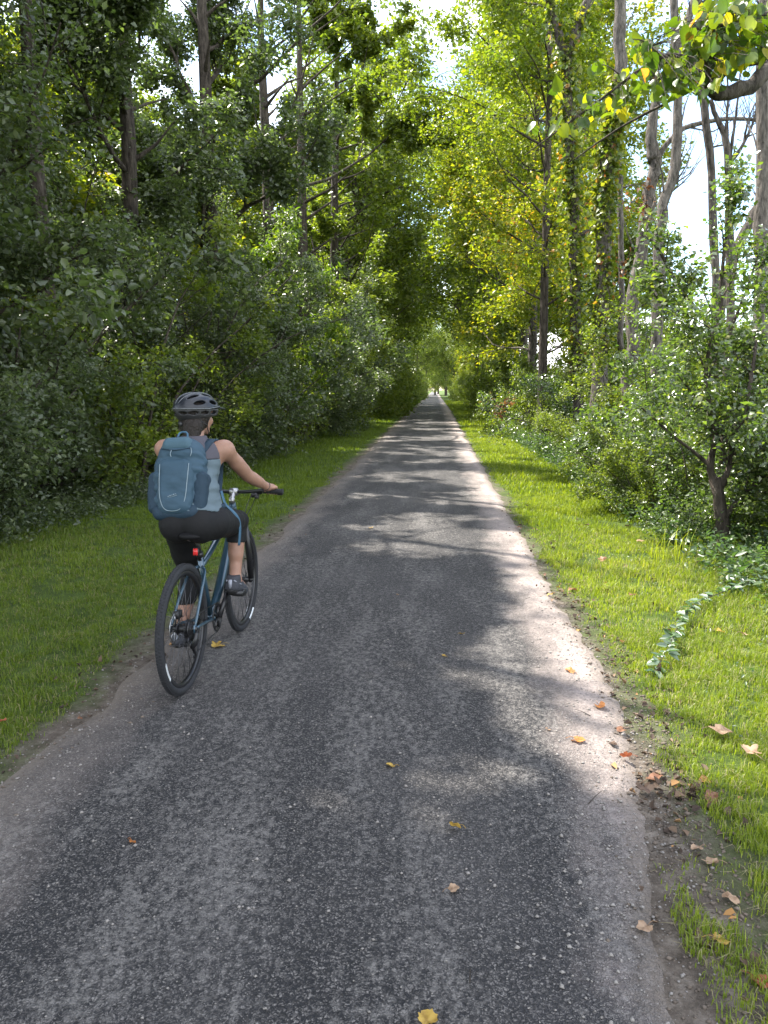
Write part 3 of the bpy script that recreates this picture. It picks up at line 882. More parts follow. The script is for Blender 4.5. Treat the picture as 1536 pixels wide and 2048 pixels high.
drawn_tree('dead_tree', [
    (along([(1462, 640), (1458, 420), (1456, 310), (1448, 265), (1432, 235), (1420, 200)], D6), rad(.07, .03)),
    (along([(1458, 330), (1468, 260), (1478, 180), (1482, 120)], D6), rad(.03, .008)),
    (along([(1458, 330), (1486, 290), (1506, 245), (1520, 190)], D6), rad(.035, .01)),
    (along([(1458, 330), (1454, 250), (1456, 180), (1450, 110)], D6), rad(.028, .008)),
    (along([(1486, 290), (1500, 230), (1526, 180)], D6), rad(.02, .006))],
    M['bark_mid'], 'bare snag with a fan of thin upright twigs near the right edge', twigs=34, seed=6, twl=.7)
drawn_tree('dead_tree', [
    (along([(1520, 900), (1522, 600), (1527, 380), (1530, 150), (1532, 0), (1535, -160)], 11.5), rad(.105, .09))],
    M['bark_pale'], 'straight grey trunk cut by the right edge of the picture', twigs=6, seed=7)
drawn_tree('dead_tree', [
    (along([(1400, 1000), (1440, 620), (1490, 460), (1536, 390)], 16.5), rad(.12, .09))],
    M['bark_mid'], 'slanting grey trunk low behind the shrubs at the right edge', twigs=6, seed=8)
# leafy sapling with the dark crooked limb in front of the snags
sap = drawn_tree('sapling', [
    (along([(1448, 880), (1432, 760), (1420, 660), (1385, 610), (1350, 560), (1318, 500), (1290, 470)], (9.0, 9.2)), rad(.035, .014)),
    (along([(1432, 760), (1440, 640), (1446, 520), (1458, 420), (1450, 330)], 9.0), rad(.03, .008)),
    (along([(1432, 740), (1470, 640), (1500, 560), (1520, 500)], 9.0), rad(.022, .008))],
    M['bark'], 'x', twigs=0, seed=9)
sap['label'] = 'leafy sapling with a dark limb arching left in front of the dead trunks'; sap['category'] = 'tree'
rng = np.random.default_rng(90)
gg = Geo(); lp = []
off = np.array(sap.location)
for P, R in [(along([(1432, 760), (1440, 640), (1446, 520), (1458, 420), (1450, 330)], 9.0), rad(.03, .008)), (along([(1432, 740), (1470, 640), (1500, 560), (1520, 500)], 9.0), rad(.022, .008)), (along([(1420, 660), (1385, 610), (1350, 560), (1318, 500)], 9.0), rad(.03, .014))]:
    ramify(rng, gg, lp, P - off, R, 1.25, 7, 5)
gg.build('twigs', M['bark'], sap, True)
C, i = spray(rng, np.vstack(lp), 3600, .07)
link('crown', leaves_mesh('crown', rng, C, .06, .62, .4, .8), M['leaf_gloss'], sap)

# small dark two-stemmed tree at the right, trunk showing above the grass
b0 = at(1440, 1088, 7.9)
tw = [(np.array([at(1440, 1100, 7.9), at(1442, 1040, 7.9), at(1438, 990, 7.9), at(1430, 955, 7.9)]), np.array([.085, .07, .06, .055])),
      (bez([at(1434, 975, 7.9), at(1420, 930, 7.9), at(1432, 860, 7.9), at(1412, 760, 7.9), at(1425, 660, 7.8)], 12), rad(.045, .014, 12)),
      (bez([at(1436, 985, 7.9), at(1462, 930, 7.9), at(1472, 860, 7.9), at(1500, 770, 7.9), at(1512, 680, 8.0)], 12), rad(.045, .014, 12)),
      (bez([at(1440, 1050, 7.9), at(1490, 985, 7.8), at(1540, 950, 7.7)], 8), rad(.03, .012, 8))]
st = drawn_tree('small_tree', tw, M['bark'], 'small dark tree with two stems rising from the shrubs beside the right verge', seed=10)
gg = Geo(); lp = []; off = np.array(st.location)
for P, R in tw[1:]: ramify(rng, gg, lp, P - off, R, 1.5, 9, 6, .05)
gg.build('twigs', M['bark'], st, True)
C, i = spray(rng, np.vstack(lp), 10000, .08)
link('crown', leaves_mesh('crown', rng, C, .052, .6, .35, .9), M['leaf_gloss'], st)

# shrubs of the right side
rp = {}
rsp = [(2.75, 9.9, .42, 3, 'low green clump nearest the grass in front of the right-hand bushes'), (3.6, 11.6, .6, 0, 'mid-sized bush just left of the two-stemmed tree crown'), (3.1, 10.4, .55, 0, 'low glossy bush spilling onto the right verge in front of the small two-stemmed tree'), (3.1, 8.7, .50, 1, 'low pale-leaved bush at the foot of the small two-stemmed tree'), (2.95, 12.8, .5, 2, 'low leafy clump at the shaded bend of the right verge edge'), (3.8, 7.0, .6, 1, 'low bush between the two-stemmed tree and the right edge of the picture'), (4.35, 9.9, .8, 0, 'glossy shrub beside the right verge, left of the two-stemmed tree'), (3.9, 12.3, .85, 1, 'dark shrub whose leaves spill to the grass on the right'), (4.3, 15.2, .95, 2, 'shrub of medium height right of the path below the vine-clad trunks'),
       (4.3, 18.4, 1.0, 0, 'bush right of the path beyond the glossy shrubs'), (4.4, 21.8, 1.0, 1, 'dark bush just before the yellowing tree on the right'), (4.7, 25.0, .95, 2, 'bush around the foot of the tall slim yellowing tree'),
       (6.1, 10.6, .85, 3, 'glossy shrub under the crooked dead trunk at the right'), (5.2, 8.4, .9, 1, 'big glossy shrub at the right edge with pale glinting leaves'), (6.4, 13.6, .9, 0, 'tall shrub in front of the pale dead trunks'),
       (5.9, 17.0, .95, 3, 'green shrub at the foot of the forked vine-clad tree'), (4.4, 29, 1.05, 3, 'rounded bush right of the path past the yellowing tree'), (4.3, 33, 1.05, 0, 'bush on the right where the path turns pale with distance'), (4.4, 37.5, 1.1, 1, 'distant bush on the right verge in patchy sun'),
       (7.9, 11.2, .8, 2, None), (8.4, 15.0, .9, 1, None), (6.6, 21.0, 1.2, 2, None), (7.0, 26.0, 1.3, 0, None), (5.6, 6.6, .72, 2, 'low glossy shrub cut off by the right edge of the picture'), (9.5, 19, .9, 3, None)]
for v, (sd, H, Wd, mt, nn) in enumerate([(81, 3.2, 2.3, 'leaf_gloss', 19000), (82, 2.8, 2.4, 'leaf_gloss', 18000), (83, 3.5, 2.3, 'leaf_green', 19000), (84, 3.4, 2.5, 'leaf_green', 19000)]):
    geo, Lp, rng = shrub_shape(sd, H, Wd, 10, 7, 6, .6, r0=.024)
    rp[v] = build_plant('shrub', geo, Lp, rng, int(nn * (1, .8, 1.2, .9)[v]), (.058, .072, .054, .066)[v], M['bark'], M[mt], (0, 0, 0), 'x', 'shrub', None, .085, shape=(4, 6, 4, 6)[v], trunkname='stems', crownname='foliage')
used = set()
for i, (x, y, s, v, lab) in enumerate(rsp):
    grp = None if lab else 'shrubs behind the right-hand bushes'
    lab = lab or 'half-hidden green shrub behind the front row of right-hand bushes'
    z = float(gz(x, y))
    if v not in used:
        used.add(v); r = rp[v]; r.location = (x, y, z); r.scale = (s, s, s); r['label'] = lab
        if grp: r['group'] = grp
    else: place(rp[v], (x, y, z), i * 1.3, s, lab, 'shrub', grp)
# distant hedge and trees beyond the meadow on the right
for i, (x, y, v, s) in enumerate([(14, 30, 3, 1.2), (19, 34, 3, 1.3), (16, 42, 3, 1.3), (24, 42, 3, 1.5), (11, 26, 3, 1.0), (22, 52, 3, 1.5), (30, 50, 3, 1.6), (32, 60, 3, 1.7), (12, 36, 3, 1.2), (38, 62, 3, 1.8), (14, 22, 3, .9), (12, 48, 3, 1.3), (17, 60, 3, 1.6)]):
    place(bgp[v], (x, y, float(gz(x, y))), i * 1.9, s, 'sunny green growth beyond the meadow behind the dead trunks', 'tree' if v < 3 else 'shrub', 'sunny growth beyond the right meadow')

# ------------------------------------------------------------------ broad-leaved branch hanging in at the upper right
base = np.array([3.9, 5.6, 0.0]); base[2] = float(gz(3.9, 5.6))
T0 = base + np.array([.05, -.1, 3.2])
lm = [(bez([base, base + [.05, -.05, 1.6], T0, base + [-.1, -.1, 5.4], base + [0, 0, 7.5]], 14), rad(.13, .07, 14)),
      (bez([T0 + [0, 0, .4], at(1600, 140, 5.2), at(1500, 172, 5.1), at(1440, 190, 5.05), at(1425, 178, 5.0), at(1419, 160, 5.0)], 16), rad(.055, .036, 16)),
      (bez([T0 + [0, 0, .7], at(1600, 60, 5.2), at(1536, 110, 5.2), at(1480, 128, 5.2), at(1440, 150, 5.2)], 12), rad(.045, .025, 12)),
      (bez([at(1440, 152, 5.2), at(1380, 178, 5.3), at(1310, 218, 5.4), at(1230, 262, 5.6), at(1150, 318, 5.8)], 16), rad(.014, .005, 16)),
      (bez([at(1425, 160, 5.0), at(1380, 120, 4.9), at(1330, 112, 4.9), at(1280, 140, 4.9), at(1200, 200, 5.0), at(1120, 258, 5.0), at(1050, 310, 5.1)], 20), rad(.018, .003, 20)),
      (bez([at(1600, 20, 5.0), at(1520, 30, 5.0), at(1450, 50, 4.9), at(1400, 60, 4.9)], 10), rad(.02, .005, 10)),
      (bez([at(1320, 112, 4.9), at(1300, 90, 4.8), at(1280, 80, 4.8), at(1262, 78, 4.8)], 8), rad(.006, .002, 8)),
      (bez([at(1240, 150, 4.95), at(1215, 132, 4.95), at(1190, 130, 4.95)], 6), rad(.004, .002, 6)),
      (bez([at(1420, 162, 5.0), at(1410, 110, 4.9), at(1430, 70, 4.9), at(1420, 30, 4.9)], 8), rad(.012, .004, 8))]
allp = np.vstack([P for P, R in lm[1:]]); 
ov = drawn_tree('broadleaf_tree', lm, M['bark_mid'], 'overhanging branch with broad backlit leaves at the upper right corner', seed=11)
rng = np.random.default_rng(111)
off = np.array(ov.location)
C = []
for (px, py, n, sx_, sy_) in [(1290, 95, 10, 18, 18), (1265, 80, 3, 10, 6), (1195, 128, 3, 6, 6), (1310, 140, 12, 30, 22), (1360, 120, 18, 30, 30), (1400, 100, 20, 35, 40), (1440, 60, 26, 40, 35), (1500, 40, 30, 40, 30), (1340, 160, 14, 35, 16), (1400, 165, 16, 30, 20), (1450, 135, 14, 25, 20), (1290, 170, 8, 25, 14), (1235, 190, 8, 14, 22), (1250, 215, 4, 8, 10), (1180, 205, 6, 18, 14), (1115, 185, 2, 6, 8), (1120, 250, 4, 22, 10), (1065, 262, 2, 14, 10), (1180, 240, 4, 18, 12), (1500, 95, 16, 25, 15), (1480, 10, 18, 40, 15), (1430, 30, 12, 40, 20), (1520, 60, 14, 20, 30), (1385, 60, 10, 25, 15)]:
    for _ in range(int(n * 2.2)):
        C.append(at(px + rng.normal() * sx_ * .7, py + rng.normal() * sy_ * .7, 4.95 + rng.normal() * .22))
C = np.array(C) - off
# heart-shaped leaf, eleven points round and a folded midrib
out = np.array([(0, 0), (.30, -.10), (.50, .12), (.50, .38), (.36, .66), (.16, .86), (0, 1.05)])
N = len(C)
a = rng.normal(size=(N, 3)) * .6; a[:, 2] -= .75; a = unit(a)
n_ = rng.normal(size=(N, 3)); n_ = unit(n_ - (n_ * a).sum(1, keepdims=True) * a); b_ = np.cross(n_, a)
s = .068 * rng.uniform(.55, 1.25, N)[:, None]
Vs = []
for (u, v) in out: Vs.append(C + a * s * v + b_ * s * u + n_ * s * (abs(u) * .35 - v * v * .16))
for (u, v) in out[1:-1]: Vs.append(C + a * s * v - b_ * s * u + n_ * s * (abs(u) * .35 - v * v * .16))
for v in (.3, .65): Vs.append(C + a * s * v - n_ * s * v * v * .16)
V = np.stack(Vs, 1).reshape(-1, 3); k = 14; i = np.arange(N)[:, None] * k
R_, Lf = [0, 1, 2, 3, 4, 5, 6], [0, 7, 8, 9, 10, 11, 6]
tri = [(12, 0, 1), (12, 1, 2), (12, 2, 3), (12, 3, 13), (13, 3, 4), (13, 4, 5), (13, 5, 6), (12, 7, 0), (12, 8, 7), (12, 9, 8), (12, 13, 9), (13, 10, 9), (13, 11, 10), (13, 6, 11)]
F = np.vstack([i + np.array([t]) for t in tri])
link('crown', make_mesh('crown', V, [F], False, {'hue': np.repeat(rng.random(N), k)}), M['leaf_big'], ov)

# leaf stalks and fine twigs that carry the broad leaves
g_ = Geo(); ap = allp - off
for c in C:
    dd = np.linalg.norm(ap - c, axis=1); q = ap[int(np.argmin(dd))]
    if dd.min() > .02: g_.tube(bez([q, (q + c) / 2 + [0, 0, .02], c], 4), .0016, 3, False)
g_.build('stalks', M['bark_mid'], ov, True)
# ------------------------------------------------------------------ implicit shapes meshed with surface nets
class Field:
    def __init__(s, lo, hi, h):
        s.lo = np.array(lo, float); s.h = h
        s.n = np.ceil((np.array(hi) - s.lo) / h).astype(int) + 1
        s.ax = [s.lo[i] + np.arange(s.n[i]) * h for i in range(3)]
        s.D = np.full(s.n, .5, np.float32)

    def full(s): return np.meshgrid(*s.ax, indexing='ij')

    def _sl(s, lo, hi):
        a = np.maximum(0, np.floor((lo - s.lo) / s.h).astype(int)); b = np.minimum(s.n, np.ceil((hi - s.lo) / s.h).astype(int) + 1)
        b = np.maximum(a + 1, b)
        return tuple(slice(a[i], b[i]) for i in range(3))

    def _mix(s, sl, d, k, sub=False):
        A = s.D[sl]
        if sub: d = -d; A2 = -A; m = _smin(A2, -d, k) if False else None
        if sub:
            if k <= 0: s.D[sl] = np.maximum(A, d); return
            h = np.clip(.5 - .5 * (d - A) / k * -1, 0, 1)
            s.D[sl] = -((lambda a, b: (lambda hh: b * (1 - hh) + a * hh - k * hh * (1 - hh))(np.clip(.5 + .5 * (b - a) / k, 0, 1)))(-A, -d))
            return
        if k <= 0: s.D[sl] = np.minimum(A, d); return
        hh = np.clip(.5 + .5 * (d - A) / k, 0, 1)
        s.D[sl] = d * (1 - hh) + A * hh - k * hh * (1 - hh)

    def cone(s, a, b, ra, rb, k=.02, sub=False, grow=0.0):
        a = np.array(a, float); b = np.array(b, float); ra += grow; rb += grow
        m = max(ra, rb) + k + .03
        sl = s._sl(np.minimum(a, b) - m, np.maximum(a, b) + m)
        x = s.ax[0][sl[0]][:, None, None] - a[0]; y = s.ax[1][sl[1]][None, :, None] - a[1]; z = s.ax[2][sl[2]][None, None, :] - a[2]
        v = b - a; L = v @ v + 1e-12
        t = np.clip((x * v[0] + y * v[1] + z * v[2]) / L, 0, 1)
        d = np.sqrt((x - t * v[0]) ** 2 + (y - t * v[1]) ** 2 + (z - t * v[2]) ** 2) - (ra + (rb - ra) * t)
        s._mix(sl, d.astype(np.float32), k, sub); return s

    def ell(s, c, r, R=None, k=.02, sub=False, grow=0.0, p=2.0):
        c = np.array(c, float); r = np.array(r, float) + grow
        m = r.max() * 1.15 + k + .03
        sl = s._sl(c - m, c + m)
        x = s.ax[0][sl[0]][:, None, None] - c[0]; y = s.ax[1][sl[1]][None, :, None] - c[1]; z = s.ax[2][sl[2]][None, None, :] - c[2]
        if R is not None:
            R = np.array(R); x, y, z = [x * R[0, i] + y * R[1, i] + z * R[2, i] for i in range(3)]
        if p == 2.0:
            k0 = np.sqrt((x / r[0]) ** 2 + (y / r[1]) ** 2 + (z / r[2]) ** 2); k1 = np.sqrt((x / r[0] ** 2) ** 2 + (y / r[1] ** 2) ** 2 + (z / r[2] ** 2) ** 2) + 1e-6
            d = k0 * (k0 - 1) / k1
        else:
            k0 = (np.abs(x / r[0]) ** p + np.abs(y / r[1]) ** p + np.abs(z / r[2]) ** p) ** (1 / p)
            d = (k0 - 1) * r.min()
        s._mix(sl, np.broadcast_to(d, s.D[sl].shape).astype(np.float32), k, sub); return s

    def cut(s, fn):
        """keep only where fn(x,y,z) < 0"""
        X, Y, Z = s.full(); s.D = np.maximum(s.D, fn(X, Y, Z).astype(np.float32)); return s

    def mesh(s, name):
        D = s.D; D[0] = D[-1] = .3; D[:, 0] = D[:, -1] = .3; D[:, :, 0] = D[:, :, -1] = .3
        ins = D < 0
        nx, ny, nz = D.shape
        acc = np.zeros((nx - 1, ny - 1, nz - 1, 3), np.float32); cnt = np.zeros((nx - 1, ny - 1, nz - 1), np.float32)
        for ax in range(3):
            a = [slice(None)] * 3; b = [slice(None)] * 3; a[ax] = slice(0, -1); b[ax] = slice(1, None)
            A, B = D[tuple(a)], D[tuple(b)]
            ch = (A < 0) != (B < 0)
            idx = np.argwhere(ch)
            t = A[ch] / (A[ch] - B[ch])
            o1, o2 = [i for i in range(3) if i != ax]
            for d1 in (0, -1):
                for d2 in (0, -1):
                    c = idx.copy(); c[:, o1] += d1; c[:, o2] += d2
                    P = idx.astype(np.float32); P[:, ax] += t
                    ok = (c >= 0).all(1) & (c < np.array([nx - 1, ny - 1, nz - 1])).all(1)
                    cc = c[ok]
                    np.add.at(acc, (cc[:, 0], cc[:, 1], cc[:, 2]), P[ok]); np.add.at(cnt, (cc[:, 0], cc[:, 1], cc[:, 2]), 1)
        m = cnt > 0
        ids = np.full(cnt.shape, -1, int); ids[m] = np.arange(m.sum())
        V = acc[m] / cnt[m][:, None] * s.h + s.lo
        Q = []
        for ax in range(3):
            a = [slice(None)] * 3; b = [slice(None)] * 3; a[ax] = slice(0, -1); b[ax] = slice(1, None)
            A, B = D[tuple(a)], D[tuple(b)]
            o1, o2 = [(1, 2), (2, 0), (0, 1)][ax]
            for sgn in (0, 1):
                ch = ((A < 0) & (B >= 0)) if sgn == 0 else ((A >= 0) & (B < 0))
                idx = np.argwhere(ch)
                q = []
                for d1, d2 in ((-1, -1), (0, -1), (0, 0), (-1, 0)):
                    c = idx.copy(); c[:, o1] += d1; c[:, o2] += d2
                    q.append(ids[c[:, 0], c[:, 1], c[:, 2]])
                q = np.stack(q if sgn == 0 else q[::-1], -1)
                Q.append(q[(q >= 0).all(1)])
        return make_mesh(name, V, [np.vstack(Q)], True)


BK = ((-1.312, 4.45, 0.0), (0, 0, math.radians(-2.3)))
M['frame'] = simple('frame_paint', (.025, .058, .088), .28, .3, .5, coat=.6)
M['black'] = simple('black_alloy', (.014, .014, .016), .35, .2)
M['rubber'] = simple('tyre_rubber', (.022, .023, .026), .82, 0, .3, noise=.3, nscale=60, bump=.6, bscale=260)
M['plastic'] = simple('black_plastic', (.015, .015, .017), .5)
M['steel'] = simple('steel', (.32, .32, .33), .35, .9)
M['spoke'] = simple('spoke_steel', (.07, .07, .075), .35, .8)
M['red'] = simple('red_lens', (.55, .03, .03), .25)
M['reflect'] = simple('pale_reflective_band', (.62, .65, .66), .3, .2)

# ------------------------------------------------------------------ bicycle
bike = empty('bicycle', *BK)
tag(bike, 'blue and black hybrid bicycle with disc brakes ridden by the cyclist on the path', 'bicycle')


def torus_prof(r, n=14, flat=1.0):
    a = np.linspace(0, 2 * PI, n, endpoint=False)
    return np.stack([r * np.cos(a), r * flat * np.sin(a)], -1)


def make_wheel(yc, rear):
    c = np.array([0, yc, .35])
    g = Geo()
    g.disc(c, .022 if rear else .018, .10, 20); g.disc(c + [.052, 0, 0], .012, .05, 12); g.disc(c - [.052, 0, 0], .012, .05, 12)
    for sx in (-1, 1): g.disc(c + [sx * .028, 0, 0], .032, .004, 24)
    w = g.build('wheel', M['black'], bike, True)
    t = Geo(); t.ring(c, .3285, torus_prof(.0215, 16), n=96)
    # tread knobs in two rows, small enough to read as texture
    for k in range(120):
        a = 2 * PI * k / 120
        for sx in (-1, 1):
            aa = a + (PI / 120 if sx > 0 else 0)
            d = np.array([0, math.cos(aa), math.sin(aa)])
            Rm = np.stack([[1, 0, 0], [0, -math.sin(aa), math.cos(aa)], d], -1)
            t.box(c + d * .3485 + np.array([sx * .0085, 0, 0]), (.009, .010, .004), Rm)
    t.build('tyre', M['rubber'], w, True)
    r = Geo(); r.ring(c, .300, [(-.012, -.010), (-.012, .010), (.006, .013), (.010, .011), (.010, -.011), (.006, -.013)], n=96)
    r.build('rim', M['black'], w, False)
    s = Geo()
    for k in range(32):
        a = 2 * PI * (k + .25) / 32; sx = 1 if k % 2 else -1
        off = .55 * (1 if (k // 2) % 2 else -1)
        p = c + [0, math.cos(a) * .291, math.sin(a) * .291]
        q = c + [sx * .028, math.cos(a + off) * .03, math.sin(a + off) * .03]
        s.tube([q, p], [.0013, .0013], 5)
    s.build('spokes', M['spoke'], w, True)
    for sx in (-1, 1):
        b = Geo(); a0 = math.radians(196 if rear else 286)
        b.ring(c + [sx * .0185, 0, 0], .3185, [(-.009, -.0035), (-.009, .003), (.007, .0045), (.007, -.001)], n=10, a0=a0, a1=a0 + .36)
        b.build('reflector', M['reflect'], w)
    # brake disc on the left
    d = Geo(); d.ring(c + [-.045, 0, 0], .074, [(-.007, -.001), (-.007, .001), (.007, .001), (.007, -.001)], n=48)
    for k in range(6):
        a = 2 * PI * k / 6
        d.tube([c + [-.045, .02 * math.cos(a), .02 * math.sin(a)], c + [-.045, .068 * math.cos(a + .5), .068 * math.sin(a + .5)]], [.004, .003], 5)
    d.build('brake_disc', M['steel'], w, True)
    if rear:
        k_ = Geo()
        for i in range(8):
            rr_ = .052 - i * .0045
            k_.disc(c + [.022 + i * .0042, 0, 0], rr_, .0016, 30)
            for j in range(18):
                a = 2 * PI * j / 18
                k_.box(c + np.array([.022 + i * .0042, rr_ * math.cos(a), rr_ * math.sin(a)]), (.0016, .005, .005))
        k_.build('cassette', M['black'], w)
    return w


make_wheel(-.55, True); make_wheel(.55, False)
f = Geo()
BB = np.array([0, -.11, .285]); SC_ = np.array([0, -.235, .64]); HT = np.array([0, .385, .895]); HB = np.array([0, .425, .785])
f.tube([BB, SC_ + [0, -.02, .05]], [.017, .016], 14)
f.tube(bez([BB + [0, .01, 0], BB + [0, .22, .17], HB + [0, -.01, .02]], 8), [.024, .026, .027, .028, .028, .027, .026, .024], 16)
f.tube(bez([SC_ + [0, 0, -.02], [0, -.05, .68], [0, .2, .78], HT + [0, .01, -.03]], 10), rad(.016, .022, 10), 14)
f.tube([HB + [0, .003, -.008], HT], [.025, .022], 16)
f.disc(BB, .024, .075, 20)
for sx in (-1, 1):
    f.tube(bez([BB + [sx * .02, -.02, 0], [sx * .04, -.22, .30], [sx * .062, -.40, .335], [sx * .066, -.55, .352]], 8), rad(.012, .008, 8), 8)
    f.tube(bez([SC_ + [sx * .012, -.01, -.02], [sx * .042, -.30, .60], [sx * .058, -.42, .50], [sx * .066, -.55, .36]], 10), rad(.010, .0075, 10), 8)
    f.box((sx * .066, -.55, .352), (.006, .04, .045))
f.build('frame', M['frame'], bike, True)
f = Geo()
f.box(HB + [0, .012, -.022], (.15, .045, .035))
for sx in (-1, 1):
    f.tube([HB + [sx * .063, .015, -.02], [sx * .063, .52, .52], [sx * .062, .55, .36]], [.019, .021, .018], 12)
    f.box((sx * .062, .55, .35), (.016, .03, .035))
f.tube([[0, .485, .70], [0, .50, .68]], [.02, .02], 8)
f.tube(bez([[-.063, .50, .60], [0, .535, .71], [.063, .50, .60]], 9), .010, 8)
f.build('fork', M['black'], bike, True)
f = Geo(); f.tube([SC_ + [0, -.015, .02], [0, -.29, .82]], [.0136, .0136], 12); f.disc(SC_ + [0, -.018, .055], .021, .028, 16, (0, -.3, 1))
f.build('seatpost', M['black'], bike, True)
F_ = Field((-.12, -.46, .74), (.12, -.02, .88), .006)
F_.ell((0, -.345, .825), (.085, .085, .030), k=.02).cone((0, -.33, .822), (0, -.10, .832), .042, .022, .03).cut(lambda x, y, z: .805 - z + 0 * x)
link('saddle', F_.mesh('saddle'), simple('saddle_black', (.005, .005, .006), .7, 0, .2), bike)
f = Geo()
for sx in (-1, 1): f.tube(bez([[sx * .02, -.40, .81], [sx * .022, -.33, .785], [sx * .022, -.24, .785], [sx * .012, -.15, .81]], 8), .0035, 6)
f.build('saddle_rails', M['steel'], bike, True)
f = Geo(); f.box((0, -.305, .722), (.030, .020, .042)); tl = f.build('tail_light', M['plastic'], bike)
f = Geo(); f.box((0, -.318, .722), (.026, .010, .038), None, .9); f.build('lens', M['red'], tl)
# steering
f = Geo(); f.tube([HT, HT + [0, -.01, .035]], [.019, .019], 14); f.tube(bez([HT + [0, -.008, .022], HT + [0, .02, .045], [0, .43, .962]], 6), .017, 10)
f.disc((0, .43, .962), .024, .05, 16)
for sx in (-1, 1): f.tube([[sx * .015, .455, .945], [sx * .015, .455, .98]], .004, 6)
f.build('stem', M['steel'], bike, True)
f = Geo(); f.tube(bez([[-.33, .365, .975], [-.2, .40, .975], [-.07, .43, .962], [.07, .43, .962], [.2, .40, .975], [.33, .365, .975]], 24), rad(.0115, .0115, 24), 12)
hb = f.build('handlebar', M['black'], bike, True)
for sx in (-1, 1):
    f = Geo(); P = bez([[sx * .205, .397, .975], [sx * .27, .381, .976], [sx * .338, .362, .975]], 14)
    f.tube(P, .0165 + .0012 * (np.arange(14) % 2), 12); f.disc(P[-1], .020, .006, 14); f.build('grip', M['rubber'], hb, True)
    f = Geo(); f.box((sx * .175, .425, .968), (.03, .05, .03)); f.tube(bez([[sx * .17, .44, .965], [sx * .21, .475, .955], [sx * .29, .455, .945], [sx * .315, .45, .945]], 8), rad(.007, .005, 8), 8)
    f.build('brake_lever', M['black'], hb, True)
    f = Geo()
    f.box((sx * .145, .42, .945), (.045, .04, .03)); f.box((sx * .16, .40, .935), (.02, .03, .02)); f.build('shifter', M['plastic'], hb)
f = Geo()
for sx in (-1, 1):
    f.tube(bez([[sx * .165, .45, .965], [sx * .10, .56, .955], [sx * .05, .56, .86], [sx * .035, .47, .74]], 14), .0026, 6)
    f.tube(bez([[sx * .14, .44, .945], [sx * .11, .53, .90], [sx * .06, .50, .80], [0, .40, .77]], 14), .0026, 6)
f.build('cables', M['plastic'], bike, True)
# drive train
ca = math.atan2(.13, .10)
cr_ = Geo(); c = BB + [.042, 0, 0]
cr_.ring(c, .078, [(-.012, -.0015), (-.012, .0015), (.008, .001), (.008, -.001)], n=60)
cr_.ring(c + [-.007, 0, 0], .062, [(-.008, -.0012), (-.008, .0012), (.006, .001), (.006, -.001)], n=48)
for k in range(5):
    a = 2 * PI * k / 5; cr_.tube([c, c + [0, .07 * math.cos(a), .07 * math.sin(a)]], [.010, .006], 6)
for k in range(36):
    a = 2 * PI * k / 36; cr_.box(c + np.array([0, .0875 * math.cos(a), .0875 * math.sin(a)]), (.002, .006, .006))
crank = cr_.build('chainring', M['black'], bike)
for sx, sg in ((1, 1), (-1, -1)):
    e = BB + np.array([sx * .075, sg * .165 * math.cos(ca), sg * .165 * math.sin(ca)])
    f = Geo(); f.tube([BB + [sx * .055, 0, 0], e], [.016, .012], 10); f.build('crank_arm', M['black'], bike, True)
    f = Geo(); pc = e + [sx * .062, 0, 0]
    f.tube([e, pc + [sx * .04, 0, 0]], [.007, .006], 8)
    for dy in (-.04, .04): f.box(pc + [0, dy, 0], (.085, .012, .022))
    for dx in (-.038, 0, .038): f.box(pc + [dx, 0, 0], (.010, .075, .018))
    f.build('pedal', M['plastic'], bike)
f = Geo(); rx = .040
f.tube(bez([[.042, -.11, .285 + .086], [rx, -.33, .285 + .105], [rx, -.55, .35 + .045]], 20), .0038, 4)
f.tube(bez([[.042, -.11, .285 - .086], [rx, -.30, .20], [rx, -.50, .185]], 16), .0038, 4)
f.ring((rx, -.55, .35), .045, torus_prof(.0035, 6), n=20, a0=0.2, a1=PI + .9)
f.build('chain', M['black'], bike, True)
f = Geo(); f.tube([[.075, -.56, .335], [.068, -.565, .27], [.048, -.55, .245]], [.012, .014, .012], 8)
f.tube([[.045, -.55, .265], [.045, -.505, .19]], [.010, .008], 6)
f.disc((.042, -.55, .262), .020, .006, 14); f.disc((.042, -.505, .190), .020, .006, 14)
f.build('derailleur', M['black'], bike, True)
f = Geo(); f.box((-.052, -.49, .41), (.035, .055, .04)); f.build('brake_caliper', M['plastic'], bike)
f = Geo(); f.box((-.054, .515, .43), (.035, .04, .055)); f.build('brake_caliper', M['plastic'], bike)

# ------------------------------------------------------------------ cyclist
M['skin'] = simple('skin', (.25, .14, .10), .55, 0, .35, noise=.22, nscale=22, bump=.12, bscale=120)
b_ = M['skin'].node_tree.nodes['Principled BSDF']; b_.inputs['Subsurface Weight'].default_value = .12; b_.inputs['Subsurface Radius'].default_value = (.02, .008, .004)
M['leggings'] = simple('black_leggings', (.006, .006, .007), .75, 0, .25, bump=.25, bscale=40)
M['tank'] = simple('grey_blue_top', (.085, .115, .135), .85, 0, .2, noise=.12, nscale=18, bump=.35, bscale=26)
M['tank_dark'] = simple('dark_grey_yoke', (.065, .062, .075), .85, 0, .2, bump=.3, bscale=30)
M['hair'] = simple('dark_brown_hair', (.012, .008, .006), .6, 0, .3, noise=.4, nscale=40, bump=.8, bscale=90)
M['helmet'] = simple('helmet_gloss', (.007, .009, .014), .38, 0, .35, coat=.12)
M['helmet_matte'] = simple('helmet_foam', (.016, .016, .018), .6)
M['silver'] = simple('helmet_trim', (.15, .16, .17), .4, .3)
M['shoe'] = simple('shoe_mesh', (.035, .037, .045), .75, 0, .3, noise=.5, nscale=60, bump=.4, bscale=200)
M['shoe_grey'] = simple('shoe_grey', (.22, .23, .27), .7)
M['sole'] = simple('shoe_sole', (.012, .012, .013), .7, bump=.5, bscale=90)
